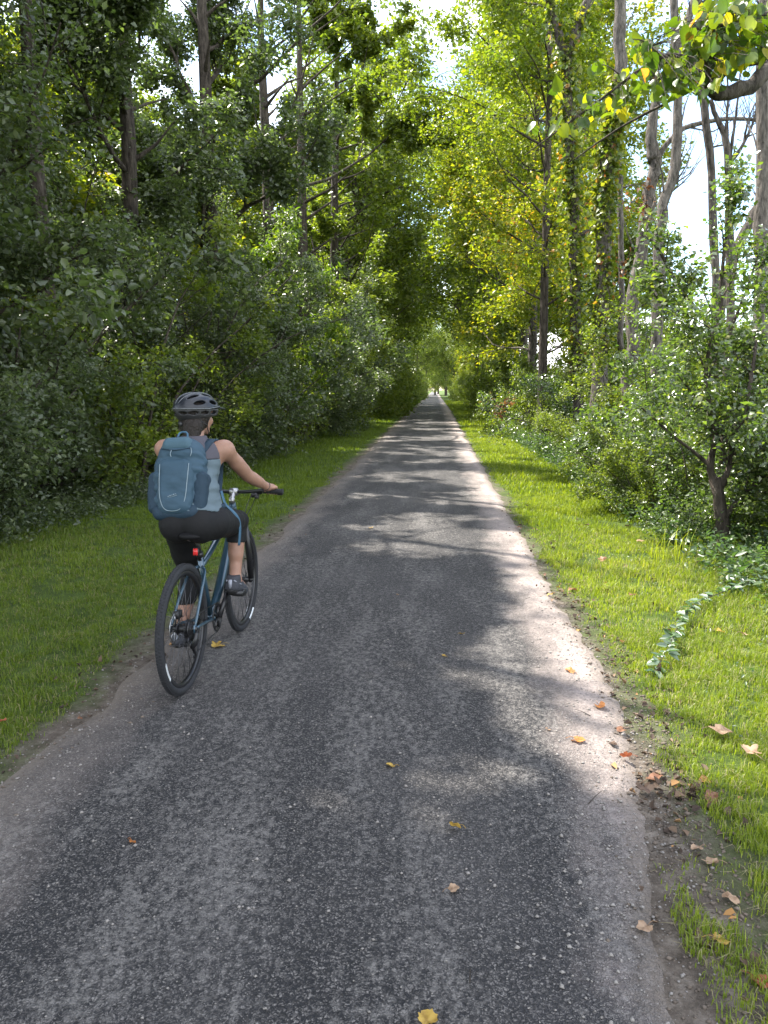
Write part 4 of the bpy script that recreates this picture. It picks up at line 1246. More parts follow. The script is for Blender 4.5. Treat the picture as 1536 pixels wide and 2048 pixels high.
M['pack'] = simple('pack_blue', (.026, .055, .082), .72, 0, .3, noise=.16, nscale=9, bump=.25, bscale=30)
M['pack_dark'] = simple('pack_navy', (.012, .028, .046), .75, 0, .3, noise=.15, nscale=14, bump=.3, bscale=60)
M['pack_light'] = simple('pack_pale_blue', (.040, .080, .108), .7, 0, .3, bump=.25, bscale=30)
M['piping'] = simple('pale_piping', (.15, .20, .23), .5)
M['strap'] = simple('blue_webbing', (.030, .085, .14), .7)

person = empty('person', *BK)
tag(person, 'cyclist seen from behind in grey tank top and black leggings, hands on the handlebar', 'person')
hy = math.radians(30)     # head turned to the right
hf = np.array([math.sin(hy), math.cos(hy), 0]); hs = np.array([math.cos(hy), -math.sin(hy), 0]); hz = np.array([0, 0, 1.0])
HR = np.stack([hs, hf, hz], -1)
HC = np.array([-.088, .028, 1.462])
def hd(s, f, z): return HC + hs * s + hf * f + hz * z
shR, elR, wrR = (.100, -.045, 1.272), (.172, .165, 1.098), (.248, .335, 1.008)
shL, elL, wrL = (-.262, -.045, 1.272), (-.315, .165, 1.095), (-.262, .335, 1.008)
hipR, knR, anR = (.078, -.24, .875), (.112, .125, .825), (.118, .015, .478)
hipL, knL, anL = (-.118, -.24, .865), (-.145, .00, .515), (-.135, -.235, .235)


def torso(F, g=0.0, k=.05):
    F.ell((-.03, -.265, .905), (.142, .112, .105), k=k, grow=g)
    F.cone((-.03, -.25, .95), (-.062, -.17, 1.09), .112, .105, k, grow=g)
    F.ell((-.045, -.22, 1.02), (.132, .098, .12), k=k, grow=g)
    F.ell((-.075, -.115, 1.175), (.148, .100, .135), k=k, grow=g)
    F.cone((-.135, -.02, 1.17), (-.03, -.02, 1.17), .06, .06, .04, grow=g)
    F.cone((-.215, -.06, 1.268), (.055, -.06, 1.268), .050, .050, .05, grow=g)
    F.cone((-.19, -.075, 1.22), (-.13, -.13, 1.15), .055, .06, .05, grow=g)
    F.cone((.03, -.075, 1.22), (-.02, -.13, 1.15), .055, .06, .05, grow=g)
    F.cone((-.085, -.055, 1.29), (-.087, -.005, 1.385), .066, .051, .045, grow=g)
    return F


def hips(F, g=0.0):
    F.ell((-.03, -.265, .905), (.146, .112, .105), k=.04, grow=g)
    F.ell((-.100, -.320, .880), (.088, .092, .100), k=.03, grow=g)
    F.ell((.035, -.320, .880), (.088, .092, .100), k=.03, grow=g)
    F.cone((-.03, -.25, .95), (-.05, -.20, 1.04), .118, .108, .05, grow=g)
    F.ell((-.045, -.22, 1.02), (.132, .098, .12), k=.05, grow=g)
    return F


def legs(F, g=0.0):
    for h, kn, an in ((hipR, knR, anR), (hipL, knL, anL)):
        h, kn, an = map(np.array, (h, kn, an))
        F.cone(h, kn, .092, .056, .03, grow=g)
        F.cone(h * .5 + kn * .5 + [0, 0, -.012], h * .3 + kn * .7, .070, .060, .03, grow=g)
        F.cone(kn, an, .050, .033, .025, grow=g)
        cf = kn * .68 + an * .32 + unit((an - kn))[[0, 2, 1]] * [0, 0, 0] + np.array([0, -.018, 0])
        F.cone(cf + (kn - an) * .08, cf - (kn - an) * .22, .046, .038, .03, grow=g)
    return F


B = Field((-.42, -.46, .04), (.42, .50, 1.62), .0062)
torso(B); hips(B, -.004); legs(B)
for s_, e, w, sx in ((shR, elR, wrR, 1), (shL, elL, wrL, -1)):
    s_, e, w = map(np.array, (s_, e, w))
    B.ell(s_ + [0, 0, 0], (.054, .056, .054), k=.035)
    B.cone(s_, e, .046, .036, .03); B.cone(s_ * .5 + e * .5, e * .8 + s_ * .2, .040, .037, .02)
    B.cone(e, w, .035, .0245, .02); B.cone(e * .78 + w * .22, e * .45 + w * .55, .037, .030, .02)
    # palm over the grip, four fingers curled round it, thumb from the side of the palm
    gx = w[0] + sx * .016
    B.cone(w, (gx, .374, 1.004), .023, .021, .015)
    B.ell((gx, .372, 1.001), (.040, .034, .0155), k=.012)
    for i, (dx, ln) in enumerate(((-.030, .95), (-.010, 1.05), (.010, 1.0), (.029, .82))):
        x = gx + sx * dx; yb = .376 - sx * 0 - .25 * (dx + .03)
        q = [np.array(v) for v in ((x, yb + .008, 1.003), (x, yb + .034 * ln, .998), (x + sx * .001, yb + .040 * ln, .974), (x + sx * .001, yb + .020 * ln, .957))]
        for a_, b2, r1, r2 in ((q[0], q[1], .0095, .0088), (q[1], q[2], .0088, .0080), (q[2], q[3], .0080, .0070)): B.cone(a_, b2, r1, r2, .003)
    x = gx - sx * .034
    B.cone((x, .362, .994), (x - sx * .010, .384, .976), .0115, .0095, .006); B.cone((x - sx * .010, .384, .976), (x - sx * .002, .404, .960), .0095, .0078, .003)
for an, tx, hl in ((anR, (.124, .125, .420), (.118, -.03, .455)), (anL, (-.140, -.115, .205), (-.135, -.275, .205))):
    B.cone(an, hl, .033, .028, .02); B.cone(an, tx, .030, .026, .03)
# head with a face
B.ell(HC + [0, 0, .010], (.073, .092, .100), HR, .02)
B.ell(hd(0, .030, -.052), (.052, .058, .055), HR, .025)
B.cone(hd(0, .072, -.092), hd(0, .066, -.088), .018, .018, .02)
B.cone(hd(0, .088, .012), hd(0, .109, -.022), .009, .012, .008)
for sx in (-1, 1):
    B.ell(hd(sx * .030, .088, .012), (.014, .010, .010), HR, .008, sub=True)
    B.ell(hd(sx * .030, .080, .010), (.012, .011, .011), HR, .002)
    B.cone(hd(sx * .016, .090, .028), hd(sx * .046, .080, .026), .007, .006, .008)
    B.ell(hd(sx * .036, .068, -.030), (.022, .020, .020), HR, .015)
    B.ell(hd(sx * .074, -.006, -.008), (.008, .017, .030), HR, .006)
    B.ell(hd(sx * .010, .104, -.028), (.007, .009, .007), HR, .005)
B.ell(hd(0, .090, -.052), (.022, .010, .006), HR, .005); B.ell(hd(0, .088, -.062), (.018, .010, .006), HR, .005)
link('body', B.mesh('body'), M['skin'], person)

L = Field((-.28, -.46, .33), (.26, .24, 1.03), .0068)
hips(L, .009); legs(L, .008)
L.cut(lambda x, y, z: np.maximum(z - 1.0, np.where(x > -.02, .705 - z, .372 - z)) + .002 * np.sin(y * 60))
X, Y, Z = L.full(); L.D += (.004 * (fbm(X * 22, Y * 22, Z * 14, seed=3) - .5)).astype(np.float32)
link('leggings', L.mesh('leggings'), M['leggings'], person)

T = Field((-.30, -.42, .90), (.17, .14, 1.40), .0062)
torso(T, .013); hips(T, .013)
X, Y, Z = T.full()
T.D += (.024 * (fbm(X * 10, Y * 10, Z * 34 + X * 14, seed=8) - .5) * sstep(1.25, 1.1, Z)).astype(np.float32)
T.cone((.135, -.05, 1.15), (.128, -.05, 1.36), .072, .090, .006, sub=True)
T.cone((-.298, -.05, 1.15), (-.291, -.05, 1.36), .072, .090, .006, sub=True)
T.cone((-.085, .09, 1.34), (-.087, -.01, 1.42), .075, .052, .006, sub=True)
T.cut(lambda x, y, z: np.maximum(.952 + .008 * np.sin(x * 30) + .10 * np.maximum(0, -.30 - y) - z, z - 1.352))
D0 = T.D.copy()
T.D = np.maximum(D0, (Z - 1.225).astype(np.float32)); link('tank_top', T.mesh('tank_top'), M['tank'], person)
T.D = np.maximum(D0, (1.2255 - Z).astype(np.float32)); link('yoke', T.mesh('yoke'), M['tank_dark'], person)

# shoes
for (heel, ball, toe, nm) in (((.118, -.045, .455), (.122, .060, .412), (.124, .145, .385), 'shoe'), ((-.135, -.285, .195), (-.138, -.165, .172), (-.140, -.085, .165), 'shoe')):
    heel, ball, toe = map(np.array, (heel, ball, toe))
    c = (heel + toe) / 2
    S_ = Field(c - .2, c + .2, .0055)
    S_.cone(heel, ball, .039, .045, .02); S_.cone(ball, toe, .045, .034, .02); S_.cone(heel, heel + [0, .025, .060], .036, .038, .02); S_.cone(heel + [0, .04, .040], ball + [0, 0, .016], .039, .037, .02)
    up_ = unit(np.cross(toe - heel, [-1, 0, 0])); up_ = up_ if up_[2] > 0 else -up_
    q = (heel + ball) / 2
    X, Y, Z = S_.full(); hgt = (X - heel[0]) * up_[0] + (Y - heel[1]) * up_[1] + (Z - heel[2]) * up_[2]
    A = S_.D.copy()
    S_.D = np.maximum(A, (-.024 - hgt).astype(np.float32)); S_.D = np.maximum(S_.D, (Z - (heel[2] + .062)).astype(np.float32))
    sh = link(nm, S_.mesh('shoe'), M['shoe'], person)
    S_.D = np.maximum(A - .004, np.maximum(hgt + .024, -.046 - hgt).astype(np.float32)); link('sole', S_.mesh('sole'), M['sole'], sh)
    g_ = Geo()
    for sx in (-1, 1): g_.tube(bez([heel + [sx * .022, -.03, .045], heel + [sx * .038, .02, .015], heel + [sx * .040, .06, .0]], 6), .004, 5)
    g_.tube([heel + [0, -.036, .0], heel + [0, -.036, .05]], [.009, .012], 6)
    g_.build('heel_trim', M['shoe_grey'], sh, True)

# bracelet / watch band on the right wrist
g_ = Geo(); w = np.array(wrR); e = np.array(elR); d = unit(w - e); P = w - d * .012
a = np.linspace(0, 2 * PI, 21); u1 = unit(np.cross(d, hz)); u2 = np.cross(d, u1)
g_.tube([P + (u1 * math.cos(t) + u2 * math.sin(t)) * .027 for t in a], .0028, 5, False); g_.build('bracelet', M['plastic'], person, True)

# hair
H = Field(HC - .17, HC + .17, .005)
H.ell(HC + [0, 0, .008], (.084, .102, .108), HR, .02); H.ell(hd(0, -.050, -.055), (.066, .055, .070), HR, .03); H.cone(HC + [.0, -.070, -.06], HC + [.0, -.092, -.135], .056, .046, .03)
Rf = lambda x, y, z: ((x - HC[0]) * hf[0] + (y - HC[1]) * hf[1])
H.cut(lambda x, y, z: np.maximum(Rf(x, y, z) - .028 - .5 * np.maximum(0, z - HC[2] - .03), -(z - HC[2] + .150)))
X, Y, Z = H.full(); H.D += (.012 * (fbm(X * 55, Y * 55, Z * 12, seed=4) - .5)).astype(np.float32)
link('hair', H.mesh('hair'), M['hair'], person)

# helmet
U = Field(HC - [.2, .2, .06], HC + [.2, .2, .19], .0038)
hc = HC + [0, 0, .040]
U.ell(hc, (.108, .150, .100), HR, 0)
X, Y, Z = U.full()
s_ = (X - hc[0]) * hs[0] + (Y - hc[1]) * hs[1]; f_ = (X - hc[0]) * hf[0] + (Y - hc[1]) * hf[1]; z_ = Z - hc[2]
U.D = np.maximum(U.D, -((np.sqrt((s_ / .090) ** 2 + (f_ / .128) ** 2 + (z_ / .088) ** 2) - 1) * .089)).astype(np.float32)
body_ = U.D.copy()
# long vents
vent = np.full(X.shape, 1.0, np.float32)
ang = np.arctan2(s_, z_ + .02)
for a0, w0, f0, f1 in ((0, .10, -.085, -.01), (0, .10, .015, .085), (.48, .11, -.10, -.025), (.48, .11, .0, .08), (-.48, .11, -.10, -.025), (-.48, .11, .0, .08), (.98, .12, -.085, -.01), (.98, .12, .02, .085), (-.98, .12, -.085, -.01), (-.98, .12, .02, .085)):
    fm, fh = (f0 + f1) / 2, (f1 - f0) / 2
    q = np.sqrt(((ang - a0) / w0) ** 2 + ((f_ - fm) / fh) ** 2) - 1
    vent = np.minimum(vent, (q * .012).astype(np.float32))
up_ = np.maximum(np.maximum(body_, -vent), (.004 - z_ + .10 * f_ * (f_ > 0)).astype(np.float32))
U.D = up_; hel = link('helmet', U.mesh('helmet'), M['helmet'], person)
lowv = np.full(X.shape, 1.0, np.float32)
for fm in (-.085, -.02, .05):
    for sg in (-1, 1):
        q = np.sqrt(((z_ + .018) / .010) ** 2 + ((f_ - fm) / .028) ** 2) - 1
        lowv = np.minimum(lowv, (q * .01).astype(np.float32))
q = np.sqrt(((z_ + .018) / .009) ** 2 + ((np.abs(s_) - .035) / .022) ** 2) - 1
lowv = np.minimum(lowv, np.where(f_ < -.05, q * .01, 1).astype(np.float32))
low = np.maximum(np.maximum(body_ + .004, -lowv), np.maximum(z_ - .003, -.045 - z_ - .18 * np.abs(f_ + .02) + .30 * np.maximum(f_, 0)).astype(np.float32))
U.D = low; link('lower_shell', U.mesh('lower_shell'), M['helmet_matte'], hel)
g_ = Geo(); a = np.linspace(0, 2 * PI, 65)
g_.tube([hc + hs * .1095 * math.sin(t) + hf * .1515 * math.cos(t) + hz * (.006 + .012 * max(0, math.cos(t))) for t in a], .0022, 5, False)
for a0 in (.26, -.26):
    P = []
    for t in np.linspace(-1.2, 1.15, 18):
        v = np.array([math.sin(a0) * math.cos(t), math.sin(t), math.cos(a0) * math.cos(t)]); P.append(hc + hs * v[0] * .1092 + hf * v[1] * .1512 + hz * v[2] * .1012)
    g_.tube(P, .0019, 5)
g_.build('trim', M['silver'], hel, True)
g_ = Geo()
rows = []
for (fw, zz) in ((.128, .020), (.162, .014), (.198, .006)):
    rows.append([hc + hs * x + hf * (fw - 6.5 * x * x) + hz * (zz - 1.6 * x * x) for x in np.linspace(-.075, .075, 13)])
rows = np.array(rows); V = np.vstack([rows.reshape(-1, 3), rows.reshape(-1, 3) - hz * .004]); n_ = 13
fs = []
for r_ in range(2):
    for j in range(12):
        a_ = r_ * n_ + j; fs.append([a_, a_ + 1, a_ + n_ + 1, a_ + n_]); b2 = a_ + 39; fs.append([b2, b2 + n_, b2 + n_ + 1, b2 + 1])
for j in range(12): fs.append([26 + j, 27 + j, 27 + j + 39, 26 + j + 39]); fs.append([1 + j, j, j + 39, 1 + j + 39])
g_.add(V, [np.array(fs)]); g_.build('visor', M['helmet'], hel, False)
g_ = Geo()
for sx in (-1, 1):
    g_.tube(bez([hd(sx * .085, .045, .02), hd(sx * .078, .012, -.05), hd(sx * .045, .05, -.105), hd(0, .055, -.118)], 10), .003, 5)
    g_.tube(bez([hd(sx * .080, -.07, .02), hd(sx * .082, -.03, -.03), hd(sx * .078, .012, -.05)], 8), .003, 5)
g_.build('chin_strap', M['plastic'], hel, True)
g_ = Geo()
P = bez([hd(-.07, -.02, .0), hd(-.055, -.085, -.03), hd(0, -.112, -.042), hd(.055, -.085, -.03), hd(.07, -.02, .0)], 14); g_.tube(P, .006, 6); g_.disc(hd(0, -.118, -.042), .014, .014, 14, tuple(hf))
g_.build('fit_cradle', M['plastic'], hel, True)

# ------------------------------------------------------------------ backpack
pk = empty('backpack', *BK)
tag(pk, 'blue rucksack with pale piping and side pockets worn on the cyclist\'s back', 'backpack')
pu = unit(np.array([-.04, .30, .90])); px_ = unit(np.array([1, 0, 0]) - pu * pu[0]); pn = np.cross(px_, pu); pn = pn if pn[1] < 0 else -pn
PC = np.array([-.090, -.262, 1.133])
def pq(a, b, c): return PC + px_ * a + pu * b + pn * c
PF = Field(PC - [.24, .26, .32], PC + [.24, .22, .32], .0062)
X, Y, Z = PF.full()
A_ = (X - PC[0]) * px_[0] + (Y - PC[1]) * px_[1] + (Z - PC[2]) * px_[2]
B_ = (X - PC[0]) * pu[0] + (Y - PC[1]) * pu[1] + (Z - PC[2]) * pu[2]
C_ = (X - PC[0]) * pn[0] + (Y - PC[1]) * pn[1] + (Z - PC[2]) * pn[2]


def rbox(a, b, c, r):
    qx, qy, qz = np.abs(A_ if a[1] is None else A_ - a[1]) - a[0] + r, np.abs(B_ - b[1]) - b[0] + r, np.abs(C_ - c[1]) - c[0] + r
    return np.sqrt(np.maximum(qx, 0) ** 2 + np.maximum(qy, 0) ** 2 + np.maximum(qz, 0) ** 2) + np.minimum(np.maximum(qx, np.maximum(qy, qz)), 0) - r


tp = 1.07 - .26 * sstep(.04, .24, B_) - .10 * sstep(-.10, -.26, B_)
A0 = A_.copy(); A_ = A0 / tp
dp = .072 * (1 - .42 * sstep(.0, .25, B_))
main = rbox((.140, None), (.230, 0), (.090, 0), .085) + .12 * np.maximum(0, C_) * sstep(.05, .25, B_)
main = main + .052 * (fbm(A_ * 7 + B_ * 5, B_ * 17, C_ * 7, seed=12) - .5) + .006 * np.sin(B_ * 95 + A_ * 14) * sstep(.08, -.02, B_) * sstep(-.16, -.05, B_)
def sm(a, b, k):
    h = np.clip(.5 + .5 * (b - a) / k, 0, 1); return b * (1 - h) + a * h - k * h * (1 - h)
PF.D = main.astype(np.float32)
# the compartment zip runs as a shallow groove over the top
gro = np.abs(C_ - .018 - .03 * sstep(.1, .25, B_)) - .004
PF.D = np.maximum(PF.D, -(np.maximum(gro, -(main + .007)) )).astype(np.float32) if False else PF.D
link('main_compartment', PF.mesh('main'), M['pack'], pk)
fp = rbox((.094, None), (.155, -.068), (.056, .052), .045) + .020 * (fbm(A_ * 9, B_ * 20, C_ * 9, seed=14) - .5)
PF.D = fp.astype(np.float32); link('front_pocket', PF.mesh('front'), M['pack'], pk)
bt = rbox((.134, None), (.045, -.205), (.080, .006), .042); PF.D = bt.astype(np.float32); link('base_panel', PF.mesh('base'), M['pack_dark'], pk)
for sx in (-1, 1):
    sp_ = rbox((.042, sx * .116), (.120, -.095), (.066, .004), .036) + .010 * (fbm(A_ * 12, B_ * 18, C_ * 12, seed=15) - .5)
    PF.D = sp_.astype(np.float32); link('side_pocket', PF.mesh('side'), M['pack_dark'], pk)
tpk = rbox((.098, None), (.042, .172), (.072, .022), .038) + .006 * (fbm(A_ * 12, B_ * 18, C_ * 12, seed=16) - .5)
PF.D = tpk.astype(np.float32); link('top_pocket', PF.mesh('top'), M['pack_light'], pk)
g_ = Geo()
P = bez([pq(-.082, .055, .101), pq(-.078, -.05, .108), pq(-.070, -.14, .108), pq(-.045, -.195, .103), pq(0, -.208, .100), pq(.045, -.195, .103), pq(.070, -.14, .108), pq(.078, -.05, .108), pq(.082, .055, .101)], 44)
g_.tube(P, .0024, 5); g_.build('piping', M['piping'], pk, True)
g_ = Geo()
for i, (x0, l) in enumerate(((-.024, .006), (-.014, .006), (-.004, .005), (.006, .006), (.016, .007))):
    g_.box(pq(x0, -.128 + .003 * i, .109), (.0065, .003, .004 + .003 * (i % 2)), np.stack([px_, pn, pu], -1))
g_.tube([pq(-.030, -.138, .1085), pq(.026, -.122, .1085)], .0014, 4); g_.build('emblem', M['piping'], pk)
g_ = Geo()
g_.tube(bez([pq(-.128, -.02, .052), pq(-.118, .10, .045), pq(-.085, .19, .030), pq(0, .225, .026), pq(.085, .19, .030), pq(.118, .10, .045), pq(.128, -.02, .052)], 40), .0035, 5)
g_.tube(bez([pq(-.085, .145, .083), pq(0, .132, .096), pq(.085, .145, .083)], 14), .003, 5)
g_.build('zip', M['pack_dark'], pk, True)
g_ = Geo(); g_.tube(bez([pq(.085, .145, .085), pq(.092, .12, .092), pq(.088, .095, .098)], 6), .0022, 5); g_.tube(bez([pq(-.02, .132, .098), pq(-.022, .11, .106), pq(-.016, .092, .110)], 6), .0022, 5)
g_.build('zip_pull', M['piping'], pk, True)
g_ = Geo(); g_.tube(bez([pq(-.03, .222, -.01), pq(-.02, .262, -.02), pq(.02, .262, -.02), pq(.03, .222, -.01)], 9), .006, 6); g_.build('haul_loop', M['strap'], pk, True)


def webbing(name, pts, w, th, side, mat, n=16):
    P = bez(pts, n); T = np.gradient(P, axis=0); T = unit(T); S_ = np.array(side, float)
    S_ = unit(S_[None] - (T @ S_)[:, None] * T); N_ = np.cross(T, S_)
    V = np.stack([P + S_ * w / 2 + N_ * th / 2, P - S_ * w / 2 + N_ * th / 2, P - S_ * w / 2 - N_ * th / 2, P + S_ * w / 2 - N_ * th / 2], 1).reshape(-1, 3)
    i = np.arange(n - 1)[:, None] * 4; j = np.arange(4)[None]; k = (j + 1) % 4
    F = np.stack([i + j, i + k, i + 4 + k, i + 4 + j], -1).reshape(-1, 4)
    g = Geo(); g.add(V, [F, np.array([[3, 2, 1, 0], [4 * n - 4, 4 * n - 3, 4 * n - 2, 4 * n - 1]])]); return g.build(name, mat, pk)


for sx, x0 in ((1, .022), (-1, -.195)):
    webbing('shoulder_strap', [(x0 - sx * .02, -.165, 1.27), (x0, -.11, 1.315), (x0 + sx * .01, -.04, 1.327), (x0 + sx * .01, .045, 1.26), (x0 + sx * .012, .03, 1.15), (x0 + sx * .03, -.06, 1.05), (x0 + sx * .045, -.17, 1.0)], .055, .012, (1, 0, 0), M['pack_dark'], 26)
webbing('hip_belt', [(.03, -.34, .97), (.115, -.25, .965), (.125, -.15, .955), (.06, -.085, .95), (-.03, -.07, .95), (-.13, -.085, .95), (-.19, -.16, .955), (-.18, -.27, .965)], .035, .006, (0, 0, 1), M['pack_dark'], 28)
webbing('loose_strap', [(.095, -.12, 1.04), (.118, -.13, .97), (.150, -.115, .93), (.172, -.09, .89), (.180, -.06, .84), (.178, -.055, .78), (.172, -.06, .71)], .022, .003, (.35, 1, 0), M['strap'], 24)
webbing('compression_strap', [pq(.138, -.06, .02), pq(.128, -.01, .05), pq(.105, .03, .078)], .012, .003, pu, M['pack_light'], 8)
webbing('compression_strap', [pq(.085, .17, .045), pq(.118, .09, .02), pq(.137, .0, -.01), pq(.142, -.06, -.02)], .018, .004, pn, M['pack_light'], 12)
# ------------------------------------------------------------------ grass on both verges
M['grass'] = leaf_mat('grass_blades', [(0, (.045, .080, .012)), (.45, (.125, .175, .02)), (.85, (.24, .28, .034)), (.95, (.26, .26, .05)), (1, (.34, .30, .14))], (1.9, 1.9, .5), .45, .42, .4)
M['straw'] = leaf_mat('dry_grass', [(0, (.16, .15, .06)), (1, (.34, .30, .17))], (1.4, 1.4, .9), .3, .6, .2)


def blades(name, seed, side, y0, y1, dens, hgt, wid, mat, label=None, xr=None, dry=False):
    rng = np.random.default_rng(seed)
    if side > 0: x0, x1 = .75, 5.2
    else: x0, x1 = -7.0, -1.7
    if xr: x0, x1 = xr
    N = int((x1 - x0) * (y1 - y0) * dens)
    x = rng.uniform(x0, x1, N); y = rng.uniform(y0, y1, N)
    d = (x - edge_r(y)) if side > 0 else (edge_l(y) - x)
    # ragged edge: grass starts a little way from the path, further in places
    nearw = sstep(3.4, 1.6, y) * (side > 0)
    lim = -.13 + .32 * (fbm(x * 1.6, y * 1.6, seed=71) ) + (.25 if side < 0 else 0) * fbm(x * 1.0, y * .8, seed=72) + 0 * nearw
    tuft = fbm(x * 9, y * 9, seed=73)
    bare = fbm(x * 1.7, y * 1.7, seed=74) + (.3 * sstep(4, 3.2, y) if side > 0 else 0)
    keep = (d > lim + .25 * (tuft - .5)) & (rng.random(N) < .25 + 1.3 * sstep(.3, .62, tuft)) & (rng.random(N) < .12 + sstep(.22, .38, bare)) & (rng.random(N) < sstep(-.05, .15, d - lim) + .35)
    if side > 0: keep &= ~((np.abs(x - .98 - .04 * (3.1 - y) - .22 * (fbm(y * 3, x, seed=79) - .5)) < .10) & (y < 3.2) & (rng.random(N) < .9))
    dl = (d - lim)[keep]; x, y, d, tuft = x[keep], y[keep], d[keep], tuft[keep]
    N = len(x)
    # the far fringe at the hedge grows taller, the mown strip is short
    tall = (1 + .9 * sstep(1.5, 2.2, d) * (side > 0)) * (.6 + .8 * tuft) * (1 + .35 * (fbm(x * .9, y * .9, seed=75) > .56))
    tall = tall * (.6 + .4 * sstep(0, .35, dl))
    h = hgt * tall * rng.uniform(.45, 1.25, N); w = wid * rng.uniform(.6, 1.3, N)
    a = rng.uniform(0, 2 * PI, N); ln = rng.uniform(.1, .75, N) ** 1.2 + (.9 if dry else 0)
    z = gz(x, y)
    b = np.stack([x, y, z - .004], -1)
    s = np.stack([-np.sin(a), np.cos(a), 0 * a], -1) * (w / 2)[:, None]
    dr = np.stack([np.cos(a), np.sin(a), 0 * a], -1)
    up = np.array([0, 0, 1.0])
    m = b + up * (h * .55)[:, None] + dr * (h * ln * .25)[:, None]
    t = b + up * (h * np.clip(1 - ln * .45, .12, 1))[:, None] + dr * (h * ln * .9)[:, None]
    V = np.stack([b + s, b - s, m - s * .75, m + s * .75, t], 1).reshape(-1, 3)
    i = np.arange(N)[:, None] * 5
    hue = np.clip(.34 * rng.random(N) + .36 * fbm(x * 1.1, y * 1.1, seed=76) + .26 * fbm(x * 7, y * 7, seed=77) + .22 * (rng.random(N) - .3) + .25 * (rng.random(N) > .94), 0, 1)
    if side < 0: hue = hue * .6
    me = make_mesh(name, V, [i + np.array([[0, 1, 2, 3]]), i + np.array([[3, 2, 4]])], False, {'hue': np.repeat(hue, 5)})
    return me


def grass_object(name, parts, label, mat):
    root = None
    for me in parts:
        o = link(name, me, mat)
        if root is None: root = o; tag(o, label, 'grass', kind='stuff')
        else: o.parent = root; tag(o, kind='stuff')
    return root


grass_object('grass', [blades('grass', 1, 1, 1.5, 5.2, 14000, .052, .0036, None), blades('grass', 2, 1, 5.2, 12, 5600, .062, .006, None),
                       blades('grass', 3, 1, 12, 34, 1300, .08, .013, None), blades('grass', 4, 1, 34, 110, 110, .13, .04, None, xr=(1.0, 5))],
             'bright green grass of the right verge between the path and the shrubs', M['grass'])
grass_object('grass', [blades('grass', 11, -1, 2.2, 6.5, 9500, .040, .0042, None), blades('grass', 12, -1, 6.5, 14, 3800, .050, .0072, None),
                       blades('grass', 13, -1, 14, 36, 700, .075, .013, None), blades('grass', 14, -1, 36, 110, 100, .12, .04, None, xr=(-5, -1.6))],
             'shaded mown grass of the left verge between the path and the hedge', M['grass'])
dg = link('dry_grass', blades('dry', 21, 1, 1.5, 9, 1500, .055, .003, None, dry=True), M['straw']); tag(dg, 'thin dry blades scattered through the right verge', 'grass', kind='stuff')
dg = link('dry_grass', blades('dry', 22, -1, 2.2, 9, 900, .05, .004, None, dry=True), M['straw']); tag(dg, 'mown clippings lying on the left verge', 'grass', kind='stuff')

# ------------------------------------------------------------------ low weeds and ground cover under the hedges
def weeds(name, seed, n, fn, lsize, mat, label, hmax=.35, per=26):
    rng = np.random.default_rng(seed)
    P = fn(rng, n); n = len(P)
    h = hmax * rng.uniform(.35, 1.0, n)
    C = np.repeat(P, per, 0); hh = np.repeat(h, per)
    t = rng.random(len(C))
    C[:, 2] = gz(C[:, 0], C[:, 1]) + hh * t
    C[:, :2] += rng.normal(size=(len(C), 2)) * (.05 + .05 * t)[:, None]
    hue = np.clip(np.repeat(rng.random(n), per) * .5 + rng.random(len(C)) * .5, 0, 1)
    me = leaves_mesh(name, rng, C, lsize, .5, -.1, .9, hue=hue)
    o = link(name, me, mat); tag(o, label, 'ground cover', kind='stuff'); return o


weeds('ground_cover', 1, 1500, lambda r, n: np.stack([edge_r(q := r.uniform(5.5, 26, n)) + 1.35 + .035 * (q < 12) * 0 + r.gamma(2.0, .42, n), q, 0 * q], -1), .055, M['weed'], 'low leafy weeds along the foot of the right-hand shrubs', .38)
weeds('ground_cover', 2, 1500, lambda r, n: np.stack([-3.9 - .45 * sstep(14, 7, (q := r.uniform(6.5, 34, n))) - r.gamma(2.0, .4, n), q, 0 * q], -1), .052, M['leaf_dark'], 'dark low weeds along the foot of the left hedge', .35)
weeds('ground_cover', 3, 1100, lambda r, n: np.stack([-5.4 - r.gamma(2.0, .9, n), r.uniform(6, 15, n), np.zeros(n)], -1), .06, M['leaf_gloss'], 'leafy undergrowth below the shrubs at the far left', .6)
weeds('ground_cover', 4, 1600, lambda r, n: np.stack([3.4 + r.gamma(2.0, .9, n), r.uniform(5.0, 20, n), np.zeros(n)], -1), .055, M['leaf_green'], 'light green undergrowth behind the right-hand shrubs', .45)
weeds('clover', 5, 260, lambda r, n: np.stack([r.uniform(1.5, 3.4, n), r.uniform(2.2, 8, n), np.zeros(n)], -1), .022, M['weed'], 'small broad-leaved weeds dotted through the right verge grass', .05, 12)

